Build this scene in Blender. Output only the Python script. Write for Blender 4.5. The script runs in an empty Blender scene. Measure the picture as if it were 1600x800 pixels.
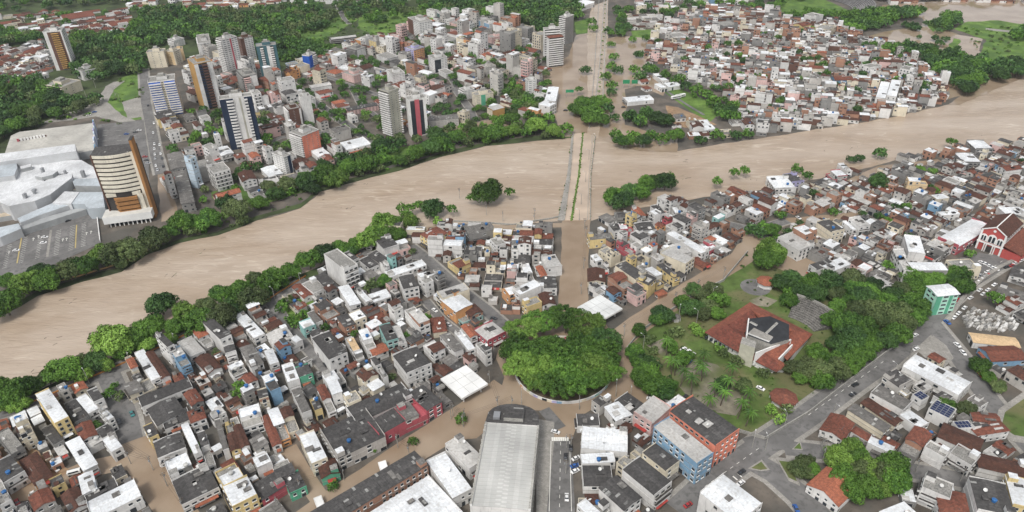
import bpy, math, random
import numpy as np
from mathutils import Matrix, Vector

# ------------------------------------------------------------------ camera, world, sun
F, PITCH, ROLL, HCAM = 1120.0, math.radians(32.5), math.radians(-1.14), 255.0
scn = bpy.context.scene
CAMM = Matrix.Translation((0, 0, HCAM)) @ Matrix.Rotation(math.pi/2 - PITCH, 4, 'X') @ Matrix.Rotation(ROLL, 4, 'Z')
camd = bpy.data.cameras.new("camera"); cam = bpy.data.objects.new("camera", camd)
scn.collection.objects.link(cam); scn.camera = cam
cam.matrix_world = CAMM
camd.sensor_width = 36; camd.lens = F/1600*36; camd.clip_start = 1; camd.clip_end = 30000
SUN_EL, SUN_AZ = math.radians(56), math.radians(205)      # azimuth clockwise from +Y
world = bpy.data.worlds.new("World"); scn.world = world; world.use_nodes = True
wn = world.node_tree.nodes; wl = world.node_tree.links
sky = wn.new('ShaderNodeTexSky'); sky.sky_type = 'NISHITA'; sky.sun_disc = False
sky.sun_elevation = SUN_EL; sky.sun_rotation = SUN_AZ; sky.dust_density = 3.0; sky.air_density = 1.0
hs = wn.new('ShaderNodeHueSaturation'); hs.inputs['Saturation'].default_value = 0.22
wl.new(sky.outputs[0], hs.inputs['Color']); wl.new(hs.outputs[0], wn['Background'].inputs[0])
wn['Background'].inputs[1].default_value = 0.13
sund = bpy.data.lights.new("sun", 'SUN'); sund.energy = 1.5; sund.angle = math.radians(12); sund.color = (1, 0.96, 0.9)
sun = bpy.data.objects.new("sun", sund); scn.collection.objects.link(sun)
sd = Vector((math.sin(SUN_AZ)*math.cos(SUN_EL), math.cos(SUN_AZ)*math.cos(SUN_EL), math.sin(SUN_EL)))
sun.rotation_euler = sd.to_track_quat('Z', 'Y').to_euler()
scn.view_settings.view_transform = 'Standard'; scn.view_settings.look = 'None'
scn.view_settings.exposure = 0.56; scn.view_settings.gamma = 1
scn.cycles.max_bounces = 5; scn.cycles.diffuse_bounces = 3; scn.cycles.glossy_bounces = 2
scn.cycles.use_denoising = True

# ------------------------------------------------------------------ from photo pixels to places
_R = CAMM.to_3x3(); _RI = _R.transposed()
def P(px, py, z=0.0):
    d = _R @ Vector(((px-800)/F, (400-py)/F, -1))
    t = (z-HCAM)/d.z
    return Vector((d.x*t, d.y*t, z))
def proj(v):
    l = _RI @ (Vector(v) - Vector((0, 0, HCAM)))
    return 800+F*l.x/-l.z, 400-F*l.y/-l.z
def scale_at(v):
    l = _RI @ (Vector(v) - Vector((0, 0, HCAM)))
    return F/-l.z
def height_of(base, top):
    g = P(*base); lo, hi = 0.5, 90
    for _ in range(30):
        m = (lo+hi)/2
        if proj((g.x, g.y, m))[1] > top[1]: lo = m
        else: hi = m
    return lo
rnd = random.Random(7)

# ------------------------------------------------------------------ materials
MATS = {}
def mat(name, col, rough=0.85, var=0.25, scale=0.35, kind='plain', col2=None, metal=0.0, spec=0.3):
    if name in MATS: return MATS[name]
    m = bpy.data.materials.new(name); m.use_nodes = True
    nt = m.node_tree; n = nt.nodes; l = nt.links
    b = n['Principled BSDF']; b.inputs['Roughness'].default_value = rough; b.inputs['Metallic'].default_value = metal
    b.inputs['Specular IOR Level'].default_value = spec
    geo = n.new('ShaderNodeNewGeometry')
    def noise(sc, det=3, src=None):
        x = n.new('ShaderNodeTexNoise'); x.inputs['Scale'].default_value = sc; x.inputs['Detail'].default_value = det
        l.new(src or geo.outputs['Position'], x.inputs['Vector']); return x.outputs['Fac']
    def ramp(fac, stops):
        r = n.new('ShaderNodeValToRGB'); l.new(fac, r.inputs[0])
        e = r.color_ramp.elements
        while len(e) < len(stops): e.new(0.5)
        for el, (p, c) in zip(e, stops):
            el.position = p; el.color = (c[0], c[1], c[2], 1) if len(c) == 3 else c
        return r.outputs[0]
    def mix(a, bb, f, mode='MIX'):
        x = n.new('ShaderNodeMix'); x.data_type = 'RGBA'; x.blend_type = mode
        for s, v in ((0, f), (6, a), (7, bb)):
            if isinstance(v, (int, float)): x.inputs[s].default_value = v
            elif isinstance(v, tuple): x.inputs[s].default_value = (*v, 1)
            else: l.new(v, x.inputs[s])
        return x.outputs[2]
    c = tuple(col); d = tuple(max(0, v*(1-var)) for v in c); u = tuple(min(0.92, v*(1+var*0.6)) for v in c)
    base = ramp(noise(scale, 4), [(0.3, d), (0.72, u)])
    if kind == 'wall':      # rain streaks and mould under ledges
        mp = n.new('ShaderNodeMapping'); mp.inputs['Scale'].default_value = (1.3, 1.3, 0.16)
        l.new(geo.outputs['Position'], mp.inputs['Vector'])
        s = noise(1.0, 5, mp.outputs[0])
        base = mix(base, tuple(v*0.42+0.02 for v in c), ramp(s, [(0.55, (0, 0, 0)), (0.75, (0.55, 0.55, 0.55))]))
    elif kind in ('sheet', 'tile'):
        uv = n.new('ShaderNodeUVMap')
        br = n.new('ShaderNodeTexBrick'); l.new(uv.outputs[0], br.inputs['Vector'])
        br.inputs['Scale'].default_value = 1.0
        br.inputs['Brick Width'].default_value = 1.1 if kind == 'sheet' else 0.9
        br.inputs['Row Height'].default_value = 2.3 if kind == 'sheet' else 0.5
        br.inputs['Mortar Size'].default_value = 0.05; br.inputs['Mortar Smooth'].default_value = 0.6
        br.offset = 0.0 if kind == 'sheet' else 0.5
        k = 0.72 if var > 0.2 else 0.9
        br.inputs['Color1'].default_value = (k, k, k, 1); br.inputs['Color2'].default_value = (1.1, 1.1, 1.1, 1)
        m2 = 0.6 if var > 0.2 else 0.82
        br.inputs['Mortar'].default_value = (m2, m2, m2, 1)
        base = mix(base, br.outputs[0], 1.0, 'MULTIPLY')
        if kind == 'sheet' and sum(c) < 1.2:      # odd translucent or replaced sheets
            vm = n.new('ShaderNodeVectorMath'); vm.operation = 'MULTIPLY'; vm.inputs[1].default_value = (1/1.1, 1/2.3, 1); l.new(uv.outputs[0], vm.inputs[0])
            fl = n.new('ShaderNodeVectorMath'); fl.operation = 'FLOOR'; l.new(vm.outputs[0], fl.inputs[0])
            ad = n.new('ShaderNodeVectorMath'); ad.operation = 'ADD'; l.new(fl.outputs[0], ad.inputs[0]); ob = n.new('ShaderNodeObjectInfo'); l.new(ob.outputs['Random'], ad.inputs[1])
            wnz = n.new('ShaderNodeTexWhiteNoise'); l.new(ad.outputs[0], wnz.inputs['Vector'])
            base = mix(base, (.42, .42, .40), ramp(wnz.outputs['Value'], [(0.97, (0, 0, 0)), (0.975, (.55, .55, .55))]))
        blot = noise(0.9, 6)
        st = col2 or tuple(v*0.4 for v in c)
        base = mix(base, st, ramp(blot, [(0.5, (0, 0, 0)), (0.72, (0.75, 0.75, 0.75))]))
        wv = n.new('ShaderNodeTexWave'); wv.inputs['Scale'].default_value = 1.6; l.new(uv.outputs[0], wv.inputs['Vector'])
        bp = n.new('ShaderNodeBump'); bp.inputs['Strength'].default_value = 0.35; bp.inputs['Distance'].default_value = 0.08
        l.new(wv.outputs['Fac'], bp.inputs['Height']); l.new(bp.outputs[0], b.inputs['Normal'])
    elif kind == 'spots':
        base = mix(base, col2, ramp(noise(scale*4, 6), [(0.48, (0, 0, 0)), (0.62, (1, 1, 1))]))
    elif kind == 'leaf':
        pass
    elif kind == 'ground':
        base = mix(base, col2, ramp(noise(0.045, 6), [(0.45, (0, 0, 0)), (0.6, (1, 1, 1))]))
        base = mix(base, tuple(v*0.5 for v in c), ramp(noise(0.5, 6), [(0.55, (0, 0, 0)), (0.75, (0.7, 0.7, 0.7))]))
    lf = ramp(noise(0.06, 1), [(0.3, (0.82, 0.82, 0.82)), (0.7, (1.12, 1.12, 1.12))])
    base = mix(base, lf, 1.0, 'MULTIPLY')
    l.new(base, b.inputs['Base Color'])
    MATS[name] = m
    return m

WALLC = {'w': (.63, .62, .60), 'c': (.62, .56, .44), 'd': (.44, .42, .39), 'y': (.62, .49, .24), 'p': (.62, .43, .40), 'b': (.20, .34, .48),
         'r': (.34, .19, .13), 'e': (.23, .225, .215), 'n': (.13, .07, .052), 'T': (.27, .48, .45), 'G': (.10, .34, .22), 'R': (.42, .10, .12),
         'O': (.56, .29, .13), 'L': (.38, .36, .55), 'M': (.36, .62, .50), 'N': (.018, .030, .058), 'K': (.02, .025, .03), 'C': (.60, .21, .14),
         'Y': (.66, .50, .30), 'B': (.02, .10, .45), 'a': (.42, .25, .09), 'q': (.06, .13, .15), 'k': (.38, .37, .31), 'u': (.50, .60, .68)}
WALLN = {'w': 'white', 'c': 'cream', 'd': 'off-white', 'y': 'yellow', 'p': 'pink', 'b': 'blue', 'r': 'bare brick', 'e': 'grey', 'n': 'brown',
         'T': 'teal', 'G': 'green', 'R': 'red', 'O': 'orange', 'L': 'lilac', 'M': 'mint green', 'N': 'navy', 'K': 'black', 'C': 'coral',
         'Y': 'tan', 'B': 'deep blue', 'a': 'ochre', 'q': 'dark teal', 'k': 'khaki', 'u': 'pale blue'}
def W(c): return mat('wall_'+WALLN[c].replace(' ', '_').replace('-', '_'), WALLC[c], kind='wall', var=0.12)
ROOFC = {'m': ('white_sheet', (.68, .70, .715), 0.14, (.45, .44, .42)), 'l': ('pale_grey_sheet', (.47, .46, .44), 0.16, (.27, .25, .22)),
         'g': ('dark_fibre_cement', (.088, .084, .082), 0.35, (.04, .04, .038)), 'h': ('grey_fibre_cement', (.19, .18, .168), 0.3, (.08, .078, .07)),
         't': ('old_brown_tile', (.105, .048, .034), 0.35, (.035, .028, .024)), 'o': ('orange_tile', (.37, .13, .075), 0.25, (.14, .06, .045)),
         'y': ('tan_sheet', (.58, .42, .25), 0.15, (.34, .25, .15)), 'x': ('rust_red_tile', (.205, .075, .05), 0.35, (.065, .04, .032)),
         'R': ('red_sheet', (.42, .06, .05), 0.2, (.2, .05, .04))}
ROOFN = {'m': 'white sheet', 'l': 'pale grey sheet', 'g': 'dark grey sheet', 'h': 'mid grey sheet', 't': 'dark brown tile', 'o': 'orange tile',
         'y': 'tan sheet', 'x': 'rust red tile', 'R': 'red sheet', 'c': 'flat concrete', 's': 'solar panel'}
def RF(c):
    if c in 'cs': return mat('roof_slab', (.30, .29, .27), 0.9, 0.3, 0.5, 'spots', (.13, .13, .12))
    nm, col, v, c2 = ROOFC[c]
    return mat('roof_'+nm, col, 0.55 if c in 'ml' else 0.9, v, 0.8, 'tile' if c in 'tox' else 'sheet', c2)
M_GLASS = mat('window_glass', (.035, .042, .05), 0.15, 0.3, spec=0.6)
M_FRAME = mat('window_frame', (.6, .6, .58), 0.6, 0.05)
M_CONC = mat('concrete', (.36, .35, .32), 0.9, 0.25, 0.6, 'spots', (.2, .195, .18))
M_DARK = mat('dark_parts_and_shade', (.05, .045, .042), 0.9, 0.2)  # plain dark parts; also shade painted into recesses and balcony tops
M_WHITE = mat('white_paint', (.72, .72, .70), 0.6, 0.06)
M_TANK = mat('tank_blue', (.03, .12, .30), 0.4, 0.1)
M_ASPH = mat('asphalt', (.165, .16, .155), 0.9, 0.25, 0.1, 'spots', (.115, .112, .108))
M_PAVE = mat('pavement_concrete', (.30, .285, .26), 0.95, 0.25, 0.5, 'spots', (.21, .20, .18))
M_METAL = mat('grey_metal', (.35, .36, .37), 0.45, 0.1, metal=0.4)

def water_mat():
    m = bpy.data.materials.new('muddy_water'); m.use_nodes = True
    nt = m.node_tree; n = nt.nodes; l = nt.links; b = n['Principled BSDF']
    b.inputs['Roughness'].default_value = 0.17; b.inputs['Specular IOR Level'].default_value = 0.5; b.inputs['IOR'].default_value = 1.33
    geo = n.new('ShaderNodeNewGeometry')
    rot = n.new('ShaderNodeMapping'); rot.vector_type = 'POINT'; rot.inputs['Rotation'].default_value = (0, 0, math.radians(-50))
    rot.inputs['Scale'].default_value = (0.28, 1.0, 1)
    l.new(geo.outputs['Position'], rot.inputs['Vector'])
    def noise(sc, det, dist=0.0, src=rot.outputs[0]):
        x = n.new('ShaderNodeTexNoise'); x.inputs['Scale'].default_value = sc; x.inputs['Detail'].default_value = det
        x.inputs['Distortion'].default_value = dist; l.new(src, x.inputs['Vector']); return x.outputs['Fac']
    r1 = n.new('ShaderNodeValToRGB'); l.new(noise(0.022, 5, 0.8), r1.inputs[0])
    r1.color_ramp.elements[0].position = 0.32; r1.color_ramp.elements[0].color = (.31, .238, .172, 1)
    r1.color_ramp.elements[1].position = 0.6; r1.color_ramp.elements[1].color = (.395, .325, .258, 1)
    r2 = n.new('ShaderNodeValToRGB'); l.new(noise(0.16, 8, 1.6), r2.inputs[0])
    r2.color_ramp.elements[0].position = 0.57; r2.color_ramp.elements[0].color = (0, 0, 0, 1)
    r2.color_ramp.elements[1].position = 0.80; r2.color_ramp.elements[1].color = (.6, .6, .6, 1)
    r3 = n.new('ShaderNodeValToRGB'); l.new(noise(0.012, 2, 0.0, geo.outputs['Position']), r3.inputs[0])
    r3.color_ramp.elements[0].position = 0.35; r3.color_ramp.elements[1].position = 0.55
    mu = n.new('ShaderNodeMath'); mu.operation = 'MULTIPLY'; l.new(r2.outputs[0], mu.inputs[0]); l.new(r3.outputs[0], mu.inputs[1])
    mx = n.new('ShaderNodeMix'); mx.data_type = 'RGBA'; l.new(mu.outputs[0], mx.inputs[0]); l.new(r1.outputs[0], mx.inputs[6])
    mx.inputs[7].default_value = (.66, .58, .48, 1)
    st = n.new('ShaderNodeValToRGB'); l.new(noise(0.09, 8, 1.4), st.inputs[0])
    st.color_ramp.elements[0].position = 0.3; st.color_ramp.elements[0].color = (.90, .885, .87, 1); st.color_ramp.elements[1].position = 0.7; st.color_ramp.elements[1].color = (1.06, 1.06, 1.06, 1)
    m3 = n.new('ShaderNodeMix'); m3.data_type = 'RGBA'; m3.blend_type = 'MULTIPLY'; m3.inputs[0].default_value = 1; l.new(mx.outputs[2], m3.inputs[6]); l.new(st.outputs[0], m3.inputs[7])
    l.new(m3.outputs[2], b.inputs['Base Color'])
    bp = n.new('ShaderNodeBump'); bp.inputs['Strength'].default_value = 0.8; bp.inputs['Distance'].default_value = 0.6
    l.new(noise(0.45, 8, 1.0), bp.inputs['Height']); l.new(bp.outputs[0], b.inputs['Normal'])
    return m
M_WATER = water_mat()

def flood_mat():
    m = bpy.data.materials.new('flood_water'); m.use_nodes = True
    nt = m.node_tree; n = nt.nodes; l = nt.links; b = n['Principled BSDF']
    b.inputs['Roughness'].default_value = 0.06; b.inputs['Specular IOR Level'].default_value = 0.5; b.inputs['IOR'].default_value = 1.33
    geo = n.new('ShaderNodeNewGeometry')
    x = n.new('ShaderNodeTexNoise'); x.inputs['Scale'].default_value = 0.035; x.inputs['Detail'].default_value = 5; l.new(geo.outputs['Position'], x.inputs['Vector'])
    r1 = n.new('ShaderNodeValToRGB'); l.new(x.outputs['Fac'], r1.inputs[0])
    r1.color_ramp.elements[0].position = 0.35; r1.color_ramp.elements[0].color = (.225, .165, .112, 1)
    r1.color_ramp.elements[1].position = 0.65; r1.color_ramp.elements[1].color = (.31, .243, .178, 1)
    l.new(r1.outputs[0], b.inputs['Base Color'])
    y = n.new('ShaderNodeTexNoise'); y.inputs['Scale'].default_value = 1.2; y.inputs['Detail'].default_value = 4; l.new(geo.outputs['Position'], y.inputs['Vector'])
    bp = n.new('ShaderNodeBump'); bp.inputs['Strength'].default_value = 0.12; bp.inputs['Distance'].default_value = 0.1
    l.new(y.outputs['Fac'], bp.inputs['Height']); l.new(bp.outputs[0], b.inputs['Normal'])
    return m
M_FLOOD = flood_mat()

def leaf_mat(name, dark, light):
    m = bpy.data.materials.new(name); m.use_nodes = True
    nt = m.node_tree; n = nt.nodes; l = nt.links; b = n['Principled BSDF']
    b.inputs['Roughness'].default_value = 0.6; b.inputs['Specular IOR Level'].default_value = 0.25
    geo = n.new('ShaderNodeNewGeometry')
    x = n.new('ShaderNodeTexNoise'); x.inputs['Scale'].default_value = 0.28; x.inputs['Detail'].default_value = 5; l.new(geo.outputs['Position'], x.inputs['Vector'])
    y = n.new('ShaderNodeTexNoise'); y.inputs['Scale'].default_value = 0.045; y.inputs['Detail'].default_value = 2; l.new(geo.outputs['Position'], y.inputs['Vector'])
    add = n.new('ShaderNodeMath'); add.operation = 'ADD'; l.new(x.outputs['Fac'], add.inputs[0]); l.new(y.outputs['Fac'], add.inputs[1])
    isl = n.new('ShaderNodeMath'); isl.operation = 'MULTIPLY_ADD'; l.new(geo.outputs['Random Per Island'], isl.inputs[0]); isl.inputs[1].default_value = 0.35
    l.new(add.outputs[0], isl.inputs[2])
    r = n.new('ShaderNodeValToRGB'); l.new(isl.outputs[0], r.inputs[0])
    r.color_ramp.elements[0].position = 0.85; r.color_ramp.elements[0].color = (*dark, 1)
    r.color_ramp.elements[1].position = 1.0; r.color_ramp.elements[1].color = (*light, 1)
    mr = n.new('ShaderNodeMapRange'); l.new(isl.outputs[0], mr.inputs[0]); mr.inputs[1].default_value = 0.75; mr.inputs[2].default_value = 1.55
    l.new(mr.outputs[0], r.inputs[0]); r.color_ramp.elements[0].position = 0.15; r.color_ramp.elements[1].position = 0.85
    oi = n.new('ShaderNodeObjectInfo'); mr2 = n.new('ShaderNodeMapRange'); l.new(oi.outputs['Random'], mr2.inputs[0]); mr2.inputs[3].default_value = 0.7; mr2.inputs[4].default_value = 1.4
    big = n.new('ShaderNodeTexNoise'); big.inputs['Scale'].default_value = 0.03; l.new(geo.outputs['Position'], big.inputs['Vector'])
    mr3 = n.new('ShaderNodeMapRange'); l.new(big.outputs['Fac'], mr3.inputs[0]); mr3.inputs[1].default_value = .3; mr3.inputs[2].default_value = .7; mr3.inputs[3].default_value = 0.75; mr3.inputs[4].default_value = 1.35
    mm = n.new('ShaderNodeMath'); mm.operation = 'MULTIPLY'; l.new(mr2.outputs[0], mm.inputs[0]); l.new(mr3.outputs[0], mm.inputs[1])
    vm = n.new('ShaderNodeVectorMath'); vm.operation = 'SCALE'; l.new(r.outputs[0], vm.inputs[0]); l.new(mm.outputs[0], vm.inputs['Scale'])
    l.new(vm.outputs[0], b.inputs['Base Color'])
    return m
LEAF = {'green': leaf_mat('leaf_green', (.022, .060, .010), (.085, .170, .024)),
        'dark': leaf_mat('leaf_dark', (.014, .038, .012), (.052, .108, .024)),
        'light': leaf_mat('leaf_light', (.055, .12, .018), (.145, .24, .042)),
        'olive': leaf_mat('leaf_olive', (.035, .060, .018), (.095, .125, .045))}
M_BARK = mat('bark', (.12, .095, .075), 0.95, 0.3, 1.0)

# ------------------------------------------------------------------ mesh building
class MB:
    def __init__(s): s.v = []; s.f = []; s.m = []; s.uv = {}; s.mats = []
    def mi(s, m):
        if m not in s.mats: s.mats.append(m)
        return s.mats.index(m)
    def face(s, pts, m, uv=None):
        i = len(s.v); s.v.extend(pts); s.f.append(tuple(range(i, i+len(pts)))); s.m.append(s.mi(m))
        if uv: s.uv[len(s.f)-1] = uv
    def box(s, x0, x1, y0, y1, z0, z1, m, top=None, bottom=False, T=None):
        c = [(x0, y0), (x1, y0), (x1, y1), (x0, y1)]
        s.prism(c, z0, z1, m, top, bottom, T)
    def prism(s, poly, z0, z1, m, top=None, bottom=False, T=None):
        if T: poly = [T(*p) for p in poly]
        a = sum(poly[i][0]*poly[(i+1) % len(poly)][1]-poly[(i+1) % len(poly)][0]*poly[i][1] for i in range(len(poly)))
        if a < 0: poly = poly[::-1]
        n = len(poly)
        for i in range(n):
            p, q = poly[i], poly[(i+1) % n]
            s.face([(p[0], p[1], z0), (q[0], q[1], z0), (q[0], q[1], z1), (p[0], p[1], z1)], m)
        if top != 0: s.face([(p[0], p[1], z1) for p in poly], top or m, [(p[0], p[1]) for p in poly])
        if bottom: s.face([(p[0], p[1], z0) for p in reversed(poly)], m)
    def slab(s, q, t, m, u0=0.0):
        """sloping roof sheet: q = four points (eave a, eave b, ridge b, ridge a), thickness t below"""
        q = [Vector(p) for p in q]
        nrm = (q[1]-q[0]).cross(q[3]-q[0])
        if nrm.z < 0: q = [q[1], q[0], q[3], q[2]]
        lu = (q[1]-q[0]).length; lv = (q[3]-q[0]).length
        s.face([tuple(p) for p in q], m, [(u0, 0), (u0+lu, 0), (u0+lu, lv), (u0, lv)])
        lo = [(p.x, p.y, p.z-t) for p in q]
        s.face(lo[::-1], m)
        for i in range(4):
            a, b2 = q[i], q[(i+1) % 4]
            s.face([lo[i], lo[(i+1) % 4], tuple(b2), tuple(a)], m)
    def cyl(s, x, y, z0, z1, r0, r1, n, m, cap=True):
        for i in range(n):
            a, b = 2*math.pi*i/n, 2*math.pi*(i+1)/n
            s.face([(x+r0*math.cos(a), y+r0*math.sin(a), z0), (x+r0*math.cos(b), y+r0*math.sin(b), z0),
                    (x+r1*math.cos(b), y+r1*math.sin(b), z1), (x+r1*math.cos(a), y+r1*math.sin(a), z1)], m)
        if cap: s.face([(x+r1*math.cos(2*math.pi*i/n), y+r1*math.sin(2*math.pi*i/n), z1) for i in range(n)], m)
    def tube(s, p, q, r0, r1, n, m):
        p = Vector(p); q = Vector(q); d = (q-p).normalized(); a = d.orthogonal().normalized(); b = d.cross(a)
        R0 = [p+r0*(a*math.cos(2*math.pi*i/n)+b*math.sin(2*math.pi*i/n)) for i in range(n)]
        R1 = [q+r1*(a*math.cos(2*math.pi*i/n)+b*math.sin(2*math.pi*i/n)) for i in range(n)]
        for i in range(n):
            j = (i+1) % n; s.face([tuple(R0[i]), tuple(R0[j]), tuple(R1[j]), tuple(R1[i])], m)
    def add(s, o, loc, ang):
        """append another MB moved to loc and turned by ang"""
        c, sn = math.cos(ang), math.sin(ang); i0 = len(s.v)
        s.v.extend((x*c-y*sn+loc[0], x*sn+y*c+loc[1], z+loc[2]) for x, y, z in o.v)
        mp = [s.mi(m) for m in o.mats]; f0 = len(s.f)
        s.f.extend(tuple(k+i0 for k in f) for f in o.f); s.m.extend(mp[k] for k in o.m)
        for k, u in o.uv.items(): s.uv[k+f0] = u
    def mesh(s, name):
        me = bpy.data.meshes.new(name); me.from_pydata([tuple(p) for p in s.v], [], s.f)
        for m in s.mats: me.materials.append(m)
        if len(s.mats) > 1: me.polygons.foreach_set('material_index', s.m)
        if s.uv:
            ul = me.uv_layers.new(name='UVMap'); arr = np.zeros(len(me.loops)*2, dtype=np.float32); k = 0
            for i, f in enumerate(s.f):
                if i in s.uv:
                    arr[k*2:(k+len(f))*2] = np.array(s.uv[i], dtype=np.float32).ravel()
                k += len(f)
            ul.data.foreach_set('uv', arr)
        me.update(); return me
    def build(s, name, parent=None, loc=None, **props):
        if not s.f: return None
        return link(name, s.mesh(name), parent, loc, **props)
COL = scn.collection.objects
def link(name, data, parent=None, loc=None, rz=0.0, **props):
    o = bpy.data.objects.new(name, data); COL.link(o)
    if parent: o.parent = parent
    if loc is not None: o.location = loc
    if rz: o.rotation_euler = (0, 0, rz)
    for k, v in props.items(): o[k] = v
    return o
THINGS = []     # (object, description, category, group, place for the label)
def thing(name, desc, cat, loc, rz=0.0, group=None, fixed=False, data=None, ref=None):
    o = link(name, data, None, loc, rz)
    o['category'] = cat
    if group: o['group'] = group
    THINGS.append((o, desc, cat, Vector((loc[0], loc[1], 0)), fixed, ref))
    return o
def dup(parts, root):
    for c in parts:
        d = c.copy(); COL.link(d); d.parent = root
        if c.children: dup(list(c.children), d)

# ------------------------------------------------------------------ setting: water, land, roads
def inside(pt, poly):
    x, y = pt; r = False; n = len(poly)
    for i in range(n):
        x1, y1 = poly[i]; x2, y2 = poly[(i+1) % n]
        if (y1 > y) != (y2 > y) and x < (x2-x1)*(y-y1)/(y2-y1)+x1: r = not r
    return r
def wp(pts): return [(p.x, p.y) for p in (P(a, b) for a, b in pts)]
def pts(s): v = [float(x) for x in s.replace(',', ' ').split()]; return list(zip(v[::2], v[1::2]))
def rough_edge(poly, step=9.0, amp=1.3):
    out = []; n = len(poly)
    for i in range(n):
        a, b = Vector(poly[i]), Vector(poly[(i+1) % n]); L = (b-a).length; k = max(1, min(60, int(L/step)))
        nr = Vector((-(b-a).y, (b-a).x)).normalized() if L > 0 else Vector((0, 0))
        for j in range(k):
            out.append(tuple(a+(b-a)*j/k+nr*(rnd.uniform(-amp, amp) if j else 0)))
    return out
def sheet(name, poly, z, m, rough=0.0, skirt=0.0, kind='structure', **props):
    if rough: poly = rough_edge(poly, amp=rough)
    mb = MB()
    if skirt: mb.prism(poly, z-skirt, z, m)
    else:
        a = sum(poly[i][0]*poly[(i+1) % len(poly)][1]-poly[(i+1) % len(poly)][0]*poly[i][1] for i in range(len(poly)))
        if a < 0: poly = poly[::-1]
        mb.face([(x, y, z) for x, y in poly], m, list(poly))
    return mb.build(name, None, kind=kind, **props)
def ribbon_poly(line, w):
    L = [Vector(p) for p in line]; le, ri = [], []
    for i, p in enumerate(L):
        d = (L[min(i+1, len(L)-1)]-L[max(i-1, 0)]).normalized(); nr = Vector((-d.y, d.x))
        le.append(tuple(p+nr*w/2)); ri.append(tuple(p-nr*w/2))
    return le+ri[::-1]
STREETS = []     # (world polyline, half width): kept clear of houses
def street(px, w, name=None, z=0.18, m=None, rough=0.0, clear=1.0):
    line = wp(pts(px)); STREETS.append((line, w/2*clear))
    if name: sheet(name, ribbon_poly(line, w), z, m, rough)
    return line
def seg_dist(p, line):
    best = 1e9
    for a, b in zip(line, line[1:]):
        ax, ay = a; bx, by = b; dx, dy = bx-ax, by-ay
        t = max(0, min(1, ((p[0]-ax)*dx+(p[1]-ay)*dy)/(dx*dx+dy*dy+1e-9)))
        best = min(best, math.hypot(p[0]-ax-t*dx, p[1]-ay-t*dy))
    return best

wm = MB(); wm.face([(-6000, -1500, 0), (6000, -1500, 0), (6000, 9000, 0), (-6000, 9000, 0)], M_WATER)
wm.build('river_water', None, kind='structure')
M_LAND = mat('town_ground', (.125, .108, .09), 0.95, 0.3, 0.12, 'ground', (.085, .08, .07))
M_GREEN = mat('field_grass', (.115, .195, .04), 0.95, 0.35, 0.15, 'ground', (.07, .13, .03))
M_PARK = mat('park_grass', (.080, .125, .030), 0.95, 0.3, 0.2, 'ground', (.135, .135, .06))
M_WILD = mat('undergrowth_ground', (.045, .06, .025), 0.95, 0.35, 0.2, 'ground', (.06, .085, .03))
M_DIRT = mat('bare_dirt', (.30, .20, .12), 0.95, 0.3, 0.3, 'ground', (.24, .17, .11))
NW = pts("-400 -270 951 -270 950 0 925 10 915 60 905 100 905 140 900 190 895 215 840 220 760 228 690 245 640 262 560 283 500 300 470 325 400 345 340 368 280 380 230 398 190 425 130 440 60 462 0 495 -400 640")
NE = pts("952 -270 2100 -270 2100 80 1600 118 1500 160 1485 162 1400 182 1290 200 1200 214 1130 224 1060 236 1000 234 960 222 940 215 945 150 950 60")
S = pts("-400 760 0 632 60 610 130 578 200 548 330 490 420 450 480 425 560 392 640 362 700 350 790 352 880 345 925 345 1000 325 1100 308 1200 296 1330 268 1440 240 1600 222 2100 170 2100 1350 -400 1350")
for poly in (NW, NE, S): sheet('ground', wp(poly), 0.15, M_LAND, 1.2, 1.0)
NH_MAX, NT_MAX = 215, 300
# ---- grass, wild growth, flood water lying over the streets, dry roads (each sheet a few mm above the last)
def area(name, px, z, m, rough=0.8): sheet(name, wp(pts(px)), z, m, rough)
area('hillside', "-400 -100 330 -100 420 -5 500 0 700 -10 860 -20 905 0 905 50 850 60 850 35 740 55 640 30 560 60 500 95 440 112 400 90 330 80 232 110 225 170 190 190 120 170 60 200 20 260 -300 330", .155, M_WILD, 3)
area('grass_field', "420 60 470 38 540 20 560 30 520 55 470 68 440 70", .16, M_GREEN)
area('grass_field', "560 28 600 18 680 15 700 25 640 38 600 60 560 45", .164, M_GREEN)
area('grass_field', "170 135 190 122 222 110 228 185 200 190 160 175", .16, M_GREEN)
area('grass_field', "985 48 1035 45 1033 58 1010 64 990 58", .16, M_GREEN)
area('stadium_pitch', "1205 5 1240 -4 1290 0 1330 18 1320 23 1250 22 1215 18", .16, M_GREEN)
area('grass_field', "1360 15 1385 10 1385 28 1375 40 1340 35", .16, M_GREEN)
area('grass_field', "1250 55 1275 60 1290 72 1300 85 1270 88 1262 80", .16, M_GREEN)
area('grass_field', "1035 142 1060 138 1100 155 1125 175 1110 190 1085 178 1060 160", .16, M_GREEN)
area('grass_field', "898 35 920 28 918 52 900 54", .165, M_GREEN)
area('grass_field', "1025 310 1050 305 1058 318 1040 322", .16, M_GREEN)
area('dirt_lot', "1040 165 1060 168 1100 185 1120 195 1070 200 1045 190", .16, M_DIRT)
area('dirt_track', "120 170 150 160 165 135 178 128 196 126 178 140 168 160 190 180 215 190 205 195 150 182 115 188 60 194", .168, M_PAVE)
area('dirt_lot', "190 160 222 150 226 182 200 186", .17, M_PAVE)
area('riverbank_verge', "-200 560 0 486 60 455 130 432 190 418 230 392 280 374 340 362 400 338 470 318 500 292 560 276 640 255 690 238 760 222 840 212 895 208 895 215 840 220 760 228 690 245 640 262 560 283 500 300 470 325 400 345 340 368 280 380 230 398 190 425 130 440 60 462 0 495 -200 570", .172, M_WILD, 1)
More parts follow.
